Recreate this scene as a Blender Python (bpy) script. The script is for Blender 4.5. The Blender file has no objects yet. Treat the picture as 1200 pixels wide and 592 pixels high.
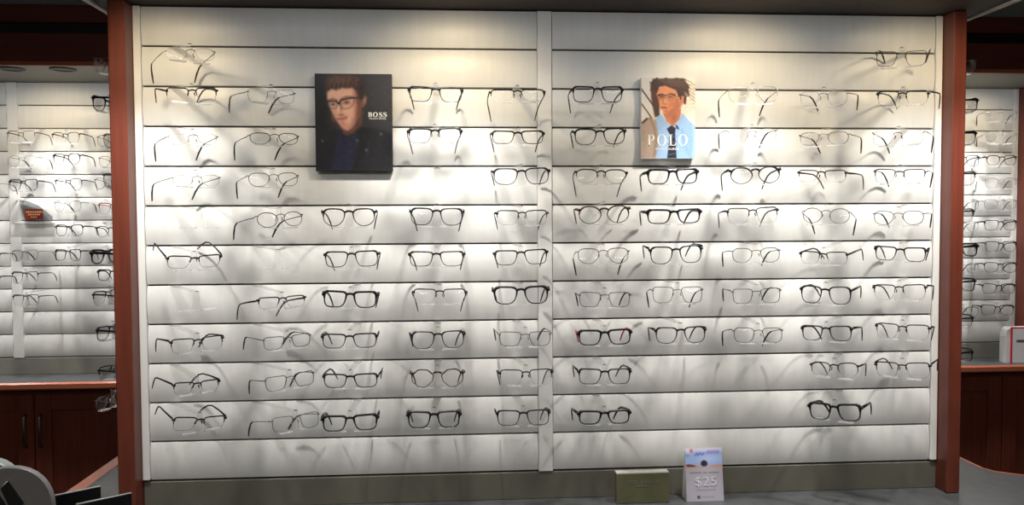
import bpy, math, random
from mathutils import Vector, Matrix
import numpy as np
random.seed(7)
S = bpy.context.scene
COL = S.collection
# ------------------------------------------------------------------ camera
CAM = Vector((-0.25505, -2.13728, -0.44717))
RI = Vector((0.99759883, -0.06908033, -0.00494803))
UP = Vector((0.00760447, 0.03824444, 0.99923948))
FW = Vector((0.06883856, 0.99687776, -0.03867793))
F = 950.0
cd = bpy.data.cameras.new('camera')
cd.sensor_width = 36.0
cd.lens = 36.0 * F / 1200.0
cd.clip_start = 0.05
cam = bpy.data.objects.new('camera', cd)
COL.objects.link(cam)
mw = Matrix((RI, UP, -FW)).transposed().to_4x4()
mw.translation = CAM
cam.matrix_world = mw
S.camera = cam


def hit(x, y, ax, v):
    """the point of the plane (axis ax = v) seen at photo position x, y"""
    d = FW + RI * ((x - 600) / F) - UP * ((y - 296) / F)
    return CAM + d * ((v - CAM[ax]) / d[ax])


# ------------------------------------------------------------------ materials
def mat(name, col, rough=0.5, metal=0.0, spec=0.5, noise=None, bump=0.0):
    m = bpy.data.materials.new(name)
    m.use_nodes = True
    nt = m.node_tree
    b = nt.nodes['Principled BSDF']
    b.inputs['Base Color'].default_value = (*col, 1)
    b.inputs['Roughness'].default_value = rough
    b.inputs['Metallic'].default_value = metal
    b.inputs['Specular IOR Level'].default_value = spec
    if noise:
        scale, col2, detail = noise
        tc = nt.nodes.new('ShaderNodeTexCoord')
        mp = nt.nodes.new('ShaderNodeMapping')
        mp.inputs['Scale'].default_value = scale
        nz = nt.nodes.new('ShaderNodeTexNoise')
        nz.inputs['Scale'].default_value = 1.0
        nz.inputs['Detail'].default_value = detail
        mx = nt.nodes.new('ShaderNodeMix')
        mx.data_type = 'RGBA'
        mx.inputs[6].default_value = (*col, 1)
        mx.inputs[7].default_value = (*col2, 1)
        rp = nt.nodes.new('ShaderNodeMapRange')
        rp.inputs[1].default_value = 0.3
        rp.inputs[2].default_value = 0.7
        nt.links.new(tc.outputs['Object'], mp.inputs['Vector'])
        nt.links.new(mp.outputs['Vector'], nz.inputs['Vector'])
        nt.links.new(nz.outputs['Fac'], rp.inputs[0])
        nt.links.new(rp.outputs[0], mx.inputs[0])
        nt.links.new(mx.outputs[2], b.inputs['Base Color'])
        if bump:
            bp = nt.nodes.new('ShaderNodeBump')
            bp.inputs['Strength'].default_value = bump
            bp.inputs['Distance'].default_value = 0.002
            nt.links.new(nz.outputs['Fac'], bp.inputs['Height'])
            nt.links.new(bp.outputs['Normal'], b.inputs['Normal'])
    return m


def clear_mat(name, tint, gloss, diff=0.0, rough=0.03):
    """thin clear plastic: what is behind shows, edges mirror, a little milky"""
    m = bpy.data.materials.new(name)
    m.use_nodes = True
    nt = m.node_tree
    nt.nodes.clear()
    out = nt.nodes.new('ShaderNodeOutputMaterial')
    tr = nt.nodes.new('ShaderNodeBsdfTransparent')
    tr.inputs['Color'].default_value = (*tint, 1)
    gl = nt.nodes.new('ShaderNodeBsdfGlossy')
    gl.inputs['Roughness'].default_value = rough
    gl.inputs['Color'].default_value = (1, 1, 1, 1)
    df = nt.nodes.new('ShaderNodeBsdfTranslucent')
    df.inputs['Color'].default_value = (0.9, 0.9, 0.9, 1)
    d2 = nt.nodes.new('ShaderNodeBsdfDiffuse')
    d2.inputs['Color'].default_value = (0.9, 0.9, 0.9, 1)
    dm = nt.nodes.new('ShaderNodeMixShader')
    nt.links.new(df.outputs[0], dm.inputs[1])
    nt.links.new(d2.outputs[0], dm.inputs[2])
    m1 = nt.nodes.new('ShaderNodeMixShader')
    m1.inputs[0].default_value = diff
    nt.links.new(tr.outputs[0], m1.inputs[1])
    nt.links.new(dm.outputs[0], m1.inputs[2])
    fr = nt.nodes.new('ShaderNodeFresnel')
    fr.inputs['IOR'].default_value = 1.45
    mu = nt.nodes.new('ShaderNodeMath')
    mu.operation = 'MULTIPLY'
    mu.inputs[1].default_value = gloss
    nt.links.new(fr.outputs[0], mu.inputs[0])
    m2 = nt.nodes.new('ShaderNodeMixShader')
    nt.links.new(mu.outputs[0], m2.inputs[0])
    nt.links.new(m1.outputs[0], m2.inputs[1])
    nt.links.new(gl.outputs[0], m2.inputs[2])
    nt.links.new(m2.outputs[0], out.inputs['Surface'])
    return m


def print_mat(name, rough=0.45):
    m = bpy.data.materials.new(name)
    m.use_nodes = True
    b = m.node_tree.nodes['Principled BSDF']
    b.inputs['Roughness'].default_value = rough
    b.inputs['Specular IOR Level'].default_value = 0.3
    a = m.node_tree.nodes.new('ShaderNodeVertexColor')
    a.layer_name = 'ink'
    m.node_tree.links.new(a.outputs['Color'], b.inputs['Base Color'])
    return m


M = {
    'slat': mat('white_slat', (0.70, 0.695, 0.67), 0.42, noise=((60, 60, 6), (0.66, 0.655, 0.63), 3)),
    'strip': mat('white_strip', (0.74, 0.73, 0.70), 0.45),
    'wood': mat('cherry_wood', (0.165, 0.036, 0.019), 0.42, noise=((55, 55, 3), (0.11, 0.023, 0.012), 5)),
    'wood_h': mat('cherry_wood_across', (0.165, 0.036, 0.019), 0.42, noise=((3, 55, 55), (0.11, 0.023, 0.012), 5)),
    'nosing': mat('cherry_nosing', (0.50, 0.15, 0.075), 0.3, noise=((4, 50, 50), (0.42, 0.12, 0.06), 4)),
    'dark': mat('dark_soffit', (0.036, 0.025, 0.020), 0.7),
    'olive': mat('olive_grey_paint', (0.115, 0.110, 0.085), 0.6),
    'bayband': mat('grey_green_paint', (0.20, 0.193, 0.165), 0.6),
    'counter': mat('grey_laminate', (0.085, 0.087, 0.090), 0.4, noise=((30, 30, 30), (0.06, 0.063, 0.066), 6)),
    'ceiling': mat('grey_ceiling', (0.28, 0.30, 0.29), 0.8),
    'floor': mat('dark_carpet', (0.06, 0.05, 0.045), 0.9, noise=((90, 90, 90), (0.09, 0.075, 0.065), 4)),
    'slot': mat('black_slot', (0.008, 0.008, 0.008), 0.6),
    'black': mat('black_acetate', (0.007, 0.007, 0.008), 0.3, spec=0.3),
    'gunmetal': mat('gunmetal', (0.055, 0.053, 0.05), 0.35, 0.6),
    'silver': mat('silver_metal', (0.15, 0.145, 0.135), 0.4, 0.5),
    'brown': mat('brown_acetate', (0.045, 0.020, 0.012), 0.3),
    'tortoise': mat('tortoise_acetate', (0.012, 0.009, 0.008), 0.28, noise=((120, 120, 120), (0.085, 0.026, 0.010), 2)),
    'red': mat('red_acetate', (0.62, 0.03, 0.06), 0.3),
    'pad': mat('nose_pad_silicone', (0.35, 0.33, 0.30), 0.3),
    'lens': clear_mat('demo_lens', (0.975, 0.975, 0.98), 0.35),
    'lens_edge': mat('lens_edge', (0.22, 0.215, 0.20), 0.3),
    'acrylic': clear_mat('clear_acrylic', (0.975, 0.975, 0.975), 0.4, 0.05),
    'milky_glint': clear_mat('acrylic_edge_glint', (0.96, 0.96, 0.96), 0.7, 0.34, 0.12),  # milky white put in for the light that clear edges catch
    'peg': mat('grey_rubber', (0.07, 0.07, 0.068), 0.5),
    'white': mat('white_card', (0.75, 0.75, 0.76), 0.5),
    'ink_white': mat('white_ink', (0.85, 0.84, 0.82), 0.5),
    'ink_pale': mat('pale_ink', (0.58, 0.56, 0.60), 0.5),
    'ink_grey': mat('grey_ink', (0.21, 0.20, 0.17), 0.5),
    'ink_dark': mat('dark_ink', (0.10, 0.09, 0.12), 0.5),
    'card_edge': mat('pale_card_edge', (0.50, 0.48, 0.42), 0.6),
    'olive_card': mat('olive_card', (0.125, 0.118, 0.055), 0.55, noise=((25, 25, 25), (0.095, 0.100, 0.05), 3)),
    'board': mat('black_board_edge', (0.012, 0.010, 0.010), 0.5),
    'redcard': mat('red_card', (0.14, 0.018, 0.014), 0.45),
    'gold': mat('gold_ink', (0.75, 0.45, 0.18), 0.5),
    'fin': clear_mat('smoky_acrylic', (0.64, 0.655, 0.67), 0.6, 0.05),
    'grey_shell': mat('grey_plastic', (0.20, 0.19, 0.185), 0.45),
    'pale_shell': mat('pale_plastic', (0.26, 0.30, 0.28), 0.4),
    'black_plastic': mat('black_plastic', (0.008, 0.009, 0.010), 0.35),
    'bright_edge': mat('brushed_edge', (0.45, 0.45, 0.43), 0.35),
    'steel': mat('handle_metal', (0.035, 0.028, 0.024), 0.4, 0.5),
    'cream': mat('cream_trim', (0.55, 0.48, 0.40), 0.5),
    'print': print_mat('printed_sheet'),
}


# ------------------------------------------------------------------ mesh builder
class MB:
    def __init__(self):
        self.v, self.f, self.sm = [], [], []

    def add(self, vs, fs, smooth=False):
        n = len(self.v)
        self.v += [tuple(p) for p in vs]
        self.f += [tuple(i + n for i in q) for q in fs]
        self.sm += [smooth] * len(fs)
        return self

    def box(self, x0, x1, y0, y1, z0, z1, bev=0.0):
        if x0 > x1: x0, x1 = x1, x0
        if y0 > y1: y0, y1 = y1, y0
        if z0 > z1: z0, z1 = z1, z0
        b = min(bev, (x1 - x0) * .45, (y1 - y0) * .45, (z1 - z0) * .45)
        if b <= 0:
            vs = [(x, y, z) for x in (x0, x1) for y in (y0, y1) for z in (z0, z1)]
            return self.add(vs, [(0, 1, 3, 2), (4, 6, 7, 5), (0, 4, 5, 1), (2, 3, 7, 6), (0, 2, 6, 4), (1, 5, 7, 3)])
        # chamfered box: 24 points
        vs, idx = [], {}
        for sx in (0, 1):
            for sy in (0, 1):
                for sz in (0, 1):
                    X, Y, Z = (x0, x1)[sx], (y0, y1)[sy], (z0, z1)[sz]
                    dx, dy, dz = (b, -b)[sx], (b, -b)[sy], (b, -b)[sz]
                    for a, p in (('x', (X, Y + dy, Z + dz)), ('y', (X + dx, Y, Z + dz)), ('z', (X + dx, Y + dy, Z))):
                        idx[sx, sy, sz, a] = len(vs)
                        vs.append(p)
        I = lambda *k: idx[k]
        fs = []
        for s in (0, 1):
            q = [I(s, 0, 0, 'x'), I(s, 1, 0, 'x'), I(s, 1, 1, 'x'), I(s, 0, 1, 'x')]
            fs.append(q if s else q[::-1])
            q = [I(0, s, 0, 'y'), I(0, s, 1, 'y'), I(1, s, 1, 'y'), I(1, s, 0, 'y')]
            fs.append(q if s else q[::-1])
            q = [I(0, 0, s, 'z'), I(1, 0, s, 'z'), I(1, 1, s, 'z'), I(0, 1, s, 'z')]
            fs.append(q if s else q[::-1])
        for s in (0, 1):
            for t in (0, 1):
                fs.append([I(s, t, 0, 'x'), I(s, t, 1, 'x'), I(s, t, 1, 'y'), I(s, t, 0, 'y')])
                fs.append([I(s, 0, t, 'x'), I(s, 1, t, 'x'), I(s, 1, t, 'z'), I(s, 0, t, 'z')])
                fs.append([I(0, s, t, 'y'), I(1, s, t, 'y'), I(1, s, t, 'z'), I(0, s, t, 'z')])
                for u in (0, 1):
                    fs.append([I(s, t, u, 'x'), I(s, t, u, 'y'), I(s, t, u, 'z')])
        return self.add(vs, fs)

    def prism(self, pts, axis, a, b):
        """polygon pts (two coordinates) extruded along axis from a to b"""
        n = len(pts)

        def P(p, h):
            return {0: (h, p[0], p[1]), 1: (p[0], h, p[1]), 2: (p[0], p[1], h)}[axis]
        vs = [P(p, a) for p in pts] + [P(p, b) for p in pts]
        fs = [tuple(range(n))[::-1], tuple(range(n, 2 * n))]
        fs += [(i, (i + 1) % n, n + (i + 1) % n, n + i) for i in range(n)]
        return self.add(vs, fs)

    def tube(self, pts, rad, sides=6, closed=False, ref=(0, 1, 0)):
        """sweep an ellipse (radius across ref, radius along ref) along pts"""
        pts = [Vector(p) for p in pts]
        n = len(pts)
        ref = Vector(ref)
        vs = []
        for i, p in enumerate(pts):
            if closed:
                d = pts[(i + 1) % n] - pts[i - 1]
            else:
                d = pts[min(i + 1, n - 1)] - pts[max(i - 1, 0)]
            d.normalize()
            u = d.cross(ref)
            if u.length < 1e-4:
                u = d.cross(Vector((1, 0, 0)))
            u.normalize()
            w = u.cross(d)
            r = rad[i] if isinstance(rad, list) else rad
            if not isinstance(r, tuple):
                r = (r, r)
            for k in range(sides):
                a = 2 * math.pi * (k + .5) / sides
                vs.append(p + u * (math.cos(a) * r[0]) + w * (math.sin(a) * r[1]))
        fs = []
        for i in range(n if closed else n - 1):
            j = (i + 1) % n
            for k in range(sides):
                l = (k + 1) % sides
                fs.append((i * sides + k, i * sides + l, j * sides + l, j * sides + k))
        self.add(vs, fs, True)
        if not closed:
            m = len(self.v) - len(vs)
            self.f += [tuple(m + k for k in range(sides))[::-1], tuple(m + (n - 1) * sides + k for k in range(sides))]
            self.sm += [False, False]
        return self

    def build(self, name, m, parent=None, loc=None):
        me = bpy.data.meshes.new(name)
        me.from_pydata(self.v, [], self.f)
        me.polygons.foreach_set('use_smooth', self.sm)
        me.materials.append(M[m] if isinstance(m, str) else m)
        me.update()
        o = bpy.data.objects.new(name, me)
        COL.objects.link(o)
        if loc is not None:
            o.location = loc
        if parent is not None:
            o.parent = parent
        return o


def fix_normals(o):
    import bmesh
    bm = bmesh.new()
    bm.from_mesh(o.data)
    bmesh.ops.recalc_face_normals(bm, faces=bm.faces)
    bm.to_mesh(o.data)
    bm.free()


def tag(o, label=None, cat=None, group=None, kind=None):
    if label: o['label'] = label
    if cat: o['category'] = cat
    if group: o['group'] = group
    if kind: o['kind'] = kind
    return o


def struct(o):
    o['kind'] = 'structure'
    return o


def empty(name, loc, parent=None):
    o = bpy.data.objects.new(name, None)
    COL.objects.link(o)
    o.location = loc
    o.empty_display_size = 0.02
    if parent: o.parent = parent
    return o


def text(body, size, m, parent, loc, rot=(math.pi / 2, 0, 0), name='lettering', sx=1.0, spacing=1.0, bold=0.0):
    cu = bpy.data.curves.new('lettering_curve', 'FONT')
    cu.body = body
    cu.size = size
    cu.align_x = 'CENTER'
    cu.align_y = 'CENTER'
    cu.space_character = spacing
    cu.offset = bold
    cu.extrude = 0.0002
    t = bpy.data.objects.new('lettering_tmp', cu)
    COL.objects.link(t)
    dg = bpy.context.evaluated_depsgraph_get()
    me = bpy.data.meshes.new_from_object(t.evaluated_get(dg))
    bpy.data.objects.remove(t)
    bpy.data.curves.remove(cu)
    me.materials.clear()
    me.materials.append(M[m])
    o = bpy.data.objects.new(name, me)
    COL.objects.link(o)
    o.location = loc
    o.rotation_euler = rot
    o.scale = (sx, 1, 1)
    o.parent = parent
    return o


P = 0.1016          # height of one slat


def slats(mb, u0, u1, ztop, n, wall, frame):
    """n cushioned slats, each over a dark groove. frame(u, out, z) gives the point; out is the distance in front of the wall"""
    b, g = 0.0060, 0.0052
    N = 12
    for k in range(n):
        zt = ztop - k * P
        z0, z1 = zt - 0.0006, zt - P + g
        vs = []
        for i in range(N + 1):
            t = i / N
            z = z0 + (z1 - z0) * t
            q = 2 * t - 1
            out = 0.006 + b * (1 - q * q) 
            vs += [frame(u0, out, z), frame(u1, out, z)]
        mb.add(vs, [(2 * i, 2 * i + 1, 2 * i + 3, 2 * i + 2) for i in range(N)], True)
        # rounded lips into the groove
        lip = []
        for (out, z) in ((0.006, z1), (0.0046, z1 - 0.0008), (0.0, z1 - 0.0010), (-0.006, z1 - 0.0010)):
            lip += [frame(u0, out, z), frame(u1, out, z)]
        mb.add(lip, [(2 * i, 2 * i + 1, 2 * i + 3, 2 * i + 2) for i in range(3)])
        lip = []
        for (out, z) in ((0.006, z0), (0.0046, z0 + 0.0006), (-0.006, z0 + 0.0006)):
            lip += [frame(u0, out, z), frame(u1, out, z)]
        mb.add(lip, [(2 * i, 2 * i + 2, 2 * i + 3, 2 * i + 1) for i in range(2)])
    # end caps that close the grooved edge
G=[
(1, 1, -0.8799, -0.0419, 0.1258, 37.7, -9.6, -7.4, 0.0304, 0.0086, 'oval', 'rimless', 'silver', 'brown'),
(2, 1, -0.8779, -0.1334, 0.1219, 34.1, 10.4, -5.2, 0.0335, 0.0057, 'rect', 'half', 'black', 'black'),
(3, 1, -0.8771, -0.2427, 0.123, 37.1, -5.9, -3.8, 0.0264, 0.0076, 'oval', 'rimless', 'silver', 'gunmetal'),
(4, 1, -0.8707, -0.34, 0.1274, 45.1, -6.5, -2.8, 0.0275, 0.0065, 'oval', 'rimless', 'silver', 'gunmetal'),
(6, 1, -0.8783, -0.5284, 0.1325, 37.0, 20.8, -0.2, 0.0317, 0.0018, 'rect', 'half', 'black', 'black'),
(8, 1, -0.8762, -0.7257, 0.1306, 38.7, -2.1, 0.4, 0.0328, 0.0018, 'rect', 'half', 'black', 'black'),
(9, 1, -0.8789, -0.8312, 0.1199, 44, 3.5, 3.5, 0.0278, 0.0015, 'rect', 'half', 'black', 'black'),
(10, 1, -0.8727, -0.9191, 0.1341, 39.3, 10.4, 8.1, 0.033, 0.0027, 'rect', 'half', 'black', 'black'),
(2, 2, -0.6915, -0.1377, 0.1277, 38.3, 1.0, -4.1, 0.0327, 0.0085, 'rect', 'rimless', 'silver', 'brown'),
(3, 2, -0.6868, -0.2415, 0.1282, 35.2, -5.4, -2.6, 0.0266, 0.0079, 'oval', 'full', 'gunmetal', 'black'),
(4, 2, -0.6906, -0.3365, 0.1274, 30.6, -5.7, -2.2, 0.0318, 0.0079, 'oval', 'full', 'silver', 'black'),
(5, 2, -0.6758, -0.4329, 0.1326, 44.7, -8.1, -2.2, 0.0349, 0.0101, 'round', 'full', 'gunmetal', 'black'),
(7, 2, -0.6741, -0.633, 0.1313, 42.0, -8.5, 0.6, 0.0268, 0.006, 'rect', 'half', 'black', 'black'),
(8, 2, -0.6631, -0.7265, 0.1302, 38.9, -0.4, -0.2, 0.03, 0.0047, 'rect', 'full', 'gunmetal', 'black'),
(9, 2, -0.6588, -0.8222, 0.1321, 35.5, -7.2, -1.9, 0.0331, 0.0058, 'rect', 'full', 'gunmetal', 'black'),
(10, 2, -0.6453, -0.9227, 0.137, 43.8, -9.6, 2.7, 0.0353, 0.0066, 'rect', 'full', 'silver', 'gunmetal'),
(5, 3, -0.5132, -0.42, 0.13, 2.6, -4.1, -0.1, 0.0413, 0.0044, 'panto', 'full', 'black', 'black'),
(6, 3, -0.5082, -0.5233, 0.1319, 2.8, -5.1, -1.0, 0.0362, 0.0041, 'rect', 'full', 'black', 'black'),
(7, 3, -0.5122, -0.6196, 0.1321, 2.1, -5.2, 1.8, 0.0373, 0.0028, 'rect', 'bold', 'black', 'black'),
(8, 3, -0.5154, -0.7241, 0.1359, 2.7, -1.1, 0.0, 0.0332, 0.0038, 'rect', 'full', 'black', 'black'),
(9, 3, -0.5145, -0.8231, 0.136, -2.2, 1.8, -0.3, 0.0323, 0.0042, 'rect', 'full', 'black', 'black'),
(10, 3, -0.5168, -0.9228, 0.1367, 3.3, -5.6, -0.5, 0.0355, 0.0022, 'rect', 'bold', 'black', 'black'),
(2, 4, -0.3012, -0.1267, 0.1329, 1.9, 2.2, 0.7, 0.0348, 0.0047, 'rect', 'full', 'black', 'black'),
(3, 4, -0.3039, -0.2255, 0.1323, 3.3, -4.7, -1.1, 0.0352, 0.0041, 'rect', 'brow', 'black', 'silver'),
(5, 4, -0.3013, -0.4191, 0.1315, -0.2, -7.4, 0.8, 0.0406, 0.0038, 'square', 'full', 'black', 'black'),
(6, 4, -0.3027, -0.5251, 0.1368, -0.9, -5.3, -0.1, 0.0348, 0.0039, 'rect', 'full', 'black', 'black'),
(7, 4, -0.2957, -0.6206, 0.1339, 1.6, -10.8, 0.7, 0.0355, 0.0079, 'rect', 'half', 'black', 'black'),
(8, 4, -0.3007, -0.7214, 0.1341, 6.0, -6.2, 0.2, 0.0408, 0.0045, 'square', 'full', 'black', 'black'),
(9, 4, -0.3027, -0.8185, 0.1334, 2.3, -7.0, 0.1, 0.0426, 0.0078, 'octagon', 'full', 'tortoise', 'black'),
(10, 4, -0.3122, -0.9213, 0.132, 2.1, -5.8, 0.6, 0.0378, 0.0058, 'rect', 'bold', 'black', 'black'),
(2, 5, -0.1024, -0.1322, 0.1379, 1.6, -8.5, -1.1, 0.0281, 0.006, 'rect', 'half', 'black', 'black'),
(3, 5, -0.1021, -0.2323, 0.1314, -0.6, 0.7, -0.1, 0.0303, 0.005, 'rect', 'full', 'black', 'black'),
(4, 5, -0.0938, -0.3239, 0.1422, 0.7, 3.1, -1.1, 0.0383, 0.0054, 'square', 'full', 'black', 'black'),
(5, 5, -0.0926, -0.426, 0.1304, 0.2, -3.0, -0.1, 0.0346, 0.0045, 'rect', 'half', 'black', 'black'),
(6, 5, -0.096, -0.524, 0.1338, -1.9, -3.3, -1.6, 0.0346, 0.0048, 'rect', 'full', 'black', 'black'),
(7, 5, -0.0964, -0.6128, 0.1388, -1.9, -4.4, -0.7, 0.0414, 0.0035, 'square', 'bold', 'black', 'black'),
(8, 5, -0.0859, -0.7242, 0.1354, 4.9, 0.2, 0.9, 0.0348, 0.003, 'rect', 'full', 'gunmetal', 'black'),
(9, 5, -0.0847, -0.8176, 0.136, 1.0, -9.7, -0.1, 0.0385, 0.0025, 'rect', 'half', 'black', 'black'),
(10, 5, -0.0916, -0.9212, 0.135, 0.2, -6.5, 0.1, 0.036, 0.0042, 'rect', 'full', 'black', 'black'),
(2, 6, 0.0954, -0.1248, 0.128, -1.4, -2.0, 0.1, 0.0373, 0.0065, 'rect', 'full', 'black', 'brown'),
(3, 6, 0.1006, -0.225, 0.1299, -2.5, 2.6, -1.1, 0.0374, 0.0035, 'square', 'full', 'black', 'black'),
(4, 6, 0.1041, -0.3261, 0.1307, -4.7, -9.8, 1.1, 0.0343, 0.0053, 'oval', 'half', 'black', 'black'),
(5, 6, 0.1108, -0.4171, 0.1318, -1.7, -0.1, -1.6, 0.0424, 0.0061, 'round', 'full', 'tortoise', 'black'),
(6, 6, 0.1085, -0.5214, 0.1337, -2.4, -14.6, -0.9, 0.0379, 0.0058, 'panto', 'full', 'gunmetal', 'black'),
(7, 6, 0.1127, -0.6308, 0.1329, -3.2, -1.9, 0.3, 0.0358, 0.0051, 'rect', 'full', 'gunmetal', 'black'),
(8, 6, 0.1122, -0.7249, 0.1348, -3.8, -2.0, -1.5, 0.0355, 0.0051, 'rect', 'bold', 'black', 'red'),
(9, 6, 0.1125, -0.8197, 0.1354, 0.8, -2.1, 0.8, 0.0366, 0.0023, 'rect', 'full', 'black', 'black'),
(10, 6, 0.1118, -0.9259, 0.1347, 3.1, -5.4, 0.4, 0.0311, 0.0034, 'rect', 'bold', 'black', 'black'),
(4, 7, 0.2832, -0.3263, 0.1297, -1.6, -2.5, -1.2, 0.0345, 0.0051, 'rect', 'bold', 'black', 'black'),
(5, 7, 0.2868, -0.4258, 0.1378, -1.8, 1.6, -1.0, 0.0331, 0.0048, 'rect', 'bold', 'black', 'black'),
(6, 7, 0.2922, -0.5146, 0.1343, -2.2, 2.7, -2.1, 0.0417, 0.0019, 'square', 'full', 'black', 'black'),
(7, 7, 0.2958, -0.6179, 0.1306, -5.4, -10.6, -0.2, 0.039, 0.0038, 'rect', 'full', 'gunmetal', 'black'),
(8, 7, 0.3044, -0.7183, 0.1303, -2.4, -4.5, -1.2, 0.0389, 0.0032, 'square', 'full', 'black', 'black'),
(2, 8, 0.4868, -0.1236, 0.1301, -4.1, -5.8, -1.6, 0.0393, 0.0074, 'panto', 'full', 'silver', 'black'),
(3, 8, 0.4849, -0.2229, 0.1293, -5.8, 1.3, -0.8, 0.0373, 0.0026, 'oval', 'rimless', 'silver', 'gunmetal'),
(4, 8, 0.4928, -0.3194, 0.1289, -5.3, -4.8, -1.7, 0.0403, 0.0041, 'round', 'full', 'black', 'black'),
(5, 8, 0.487, -0.4218, 0.131, -5.1, -3.4, -1.8, 0.0385, 0.0045, 'rect', 'half', 'black', 'black'),
(6, 8, 0.4968, -0.5234, 0.1263, -4.5, -4.6, -1.0, 0.036, 0.0054, 'oval', 'full', 'gunmetal', 'black'),
(7, 8, 0.4987, -0.6242, 0.1266, -4.5, -1.0, -1.3, 0.0363, 0.0037, 'rect', 'full', 'gunmetal', 'black'),
(8, 8, 0.5034, -0.7224, 0.1305, -2.1, -11.0, 0.6, 0.0366, 0.0029, 'square', 'full', 'gunmetal', 'black'),
(2, 9, 0.6668, -0.1325, 0.1227, -40.7, 4.2, 3.8, 0.0364, 0.0066, 'square', 'rimless', 'silver', 'brown'),
(3, 9, 0.6685, -0.2352, 0.1283, -44.0, -0.7, 2.6, 0.0315, 0.0072, 'oval', 'full', 'silver', 'gunmetal'),
(4, 9, 0.6636, -0.3296, 0.1298, -49.9, -0.7, 2.9, 0.0294, 0.006, 'rect', 'half', 'black', 'black'),
(5, 9, 0.6765, -0.4306, 0.1198, -34.8, -9.1, 2.0, 0.0377, 0.0117, 'round', 'full', 'gunmetal', 'black'),
(6, 9, 0.67, -0.5336, 0.1255, -46.9, 7.1, 0.0, 0.0313, 0.0045, 'rect', 'half', 'black', 'black'),
(7, 9, 0.6767, -0.6239, 0.1278, -41.0, 3.0, -0.6, 0.0432, 0.0068, 'square', 'full', 'black', 'black'),
(8, 9, 0.6796, -0.7207, 0.1274, -41.8, -4.6, -3.2, 0.0357, 0.0032, 'rect', 'full', 'black', 'black'),
(9, 9, 0.7016, -0.8175, 0.1199, -38.5, -4.0, -3.4, 0.0378, 0.0065, 'panto', 'half', 'black', 'black'),
(10, 9, 0.7027, -0.9236, 0.132, -42, -2.0, -5.0, 0.0398, 0.006, 'rect', 'bold', 'black', 'black'),
(1, 10, 0.8683, -0.0264, 0.1225, -34.4, 13.7, 4.6, 0.0355, 0.0014, 'rect', 'full', 'gunmetal', 'black'),
(2, 10, 0.8724, -0.1268, 0.1275, -46.7, 3.2, 4.8, 0.0349, 0.0024, 'rect', 'half', 'black', 'black'),
(3, 10, 0.8618, -0.2268, 0.1265, -43.3, -3.8, 2.3, 0.036, 0.0032, 'rect', 'rimless', 'black', 'black'),
(4, 10, 0.8677, -0.3234, 0.1247, -40.4, -0.8, 2.7, 0.0346, 0.0022, 'rect', 'half', 'gunmetal', 'black'),
(5, 10, 0.8656, -0.4323, 0.124, -41.3, -0.4, 0.2, 0.0344, 0.0055, 'oval', 'full', 'gunmetal', 'black'),
(6, 10, 0.8724, -0.5216, 0.1222, -35.3, 1.1, 1.9, 0.0341, 0.0027, 'rect', 'full', 'black', 'black'),
(7, 10, 0.8701, -0.6162, 0.1279, -41.9, -4.4, -2.7, 0.037, 0.0017, 'rect', 'half', 'black', 'black'),
(8, 10, 0.8806, -0.7191, 0.1291, -37.3, -5.7, -0.5, 0.0377, 0.0033, 'rect', 'half', 'black', 'black'),
(9, 10, 0.8807, -0.8165, 0.1339, -41.8, 0.5, -4.4, 0.038, 0.0022, 'rect', 'half', 'black', 'black'),
]
# ================================================================== the setting
YB = 1.6            # back wall of the two side bays
ZB = 0.072          # the bays hang a little higher than the middle display
ZC = -1.19          # counter of the middle display
ZCB = -1.12         # counters of the bays
ZTOP = P            # top of the middle display's slats


def fmain(u, out, z): return (u, 0.006 - out, z)
def fbay(u, out, z): return (u, YB + 0.006 - out, z)
def fleft(u, out, z): return (-1.088 + 0.006 - out, -u, z)
def fright(u, out, z): return (1.088 - 0.006 + out, u, z)


def slat_wall(name, pieces, ztop, n, wall, frame):
    mb = MB()
    for a, b in pieces:
        slats(mb, a, b, ztop, n, wall, frame)
    o = mb.build(name, 'slat')
    return struct(o)


slat_wall('wall_display_left', [(-1.0465, -0.0402)], ZTOP, 12, 0, fmain)
slat_wall('wall_display_right', [(0.0002, 1.0445)], ZTOP, 12, 0, fmain)
struct(MB().box(-1.07, 1.066, 0.010, 0.03, -1.19, 0.11).build('wall_display', 'dark'))
struct(MB().box(-0.0392, -0.0010, -0.007, 0.012, -1.116, ZTOP, .0015).build('trim_1', 'strip'))
struct(MB().box(-1.0660, -1.0475, -0.010, 0.012, -1.112, ZTOP, .002).build('trim_2', 'strip'))
struct(MB().box(1.0455, 1.0640, -0.010, 0.012, -1.112, ZTOP, .002).build('trim_3', 'strip'))
struct(MB().box(-1.065, 1.065, -0.004, 0.0098, ZC, -1.118, .001).build('baseboard_display', 'olive'))
# island body behind the display and its two slatted sides
struct(MB().box(-1.075, 1.075, 0.031, 1.59, ZC, 0.104).build('wall_island', 'dark'))
slat_wall('wall_side_left', [(-1.56, -0.02)], ZTOP, 12, 0, fleft)
slat_wall('wall_side_right', [(0.02, 1.56)], ZTOP, 12, 0, fright)
# wooden end posts
mb = MB().box(-1.1085, -1.0665, -0.056, 0.018, ZC, 0.1035, .0025)
struct(mb.build('trim_4', 'wood'))
mb = MB().box(1.0650, 1.1015, -0.056, 0.018, ZC, 0.1035, .0025)
struct(mb.build('trim_5', 'wood'))

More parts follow.
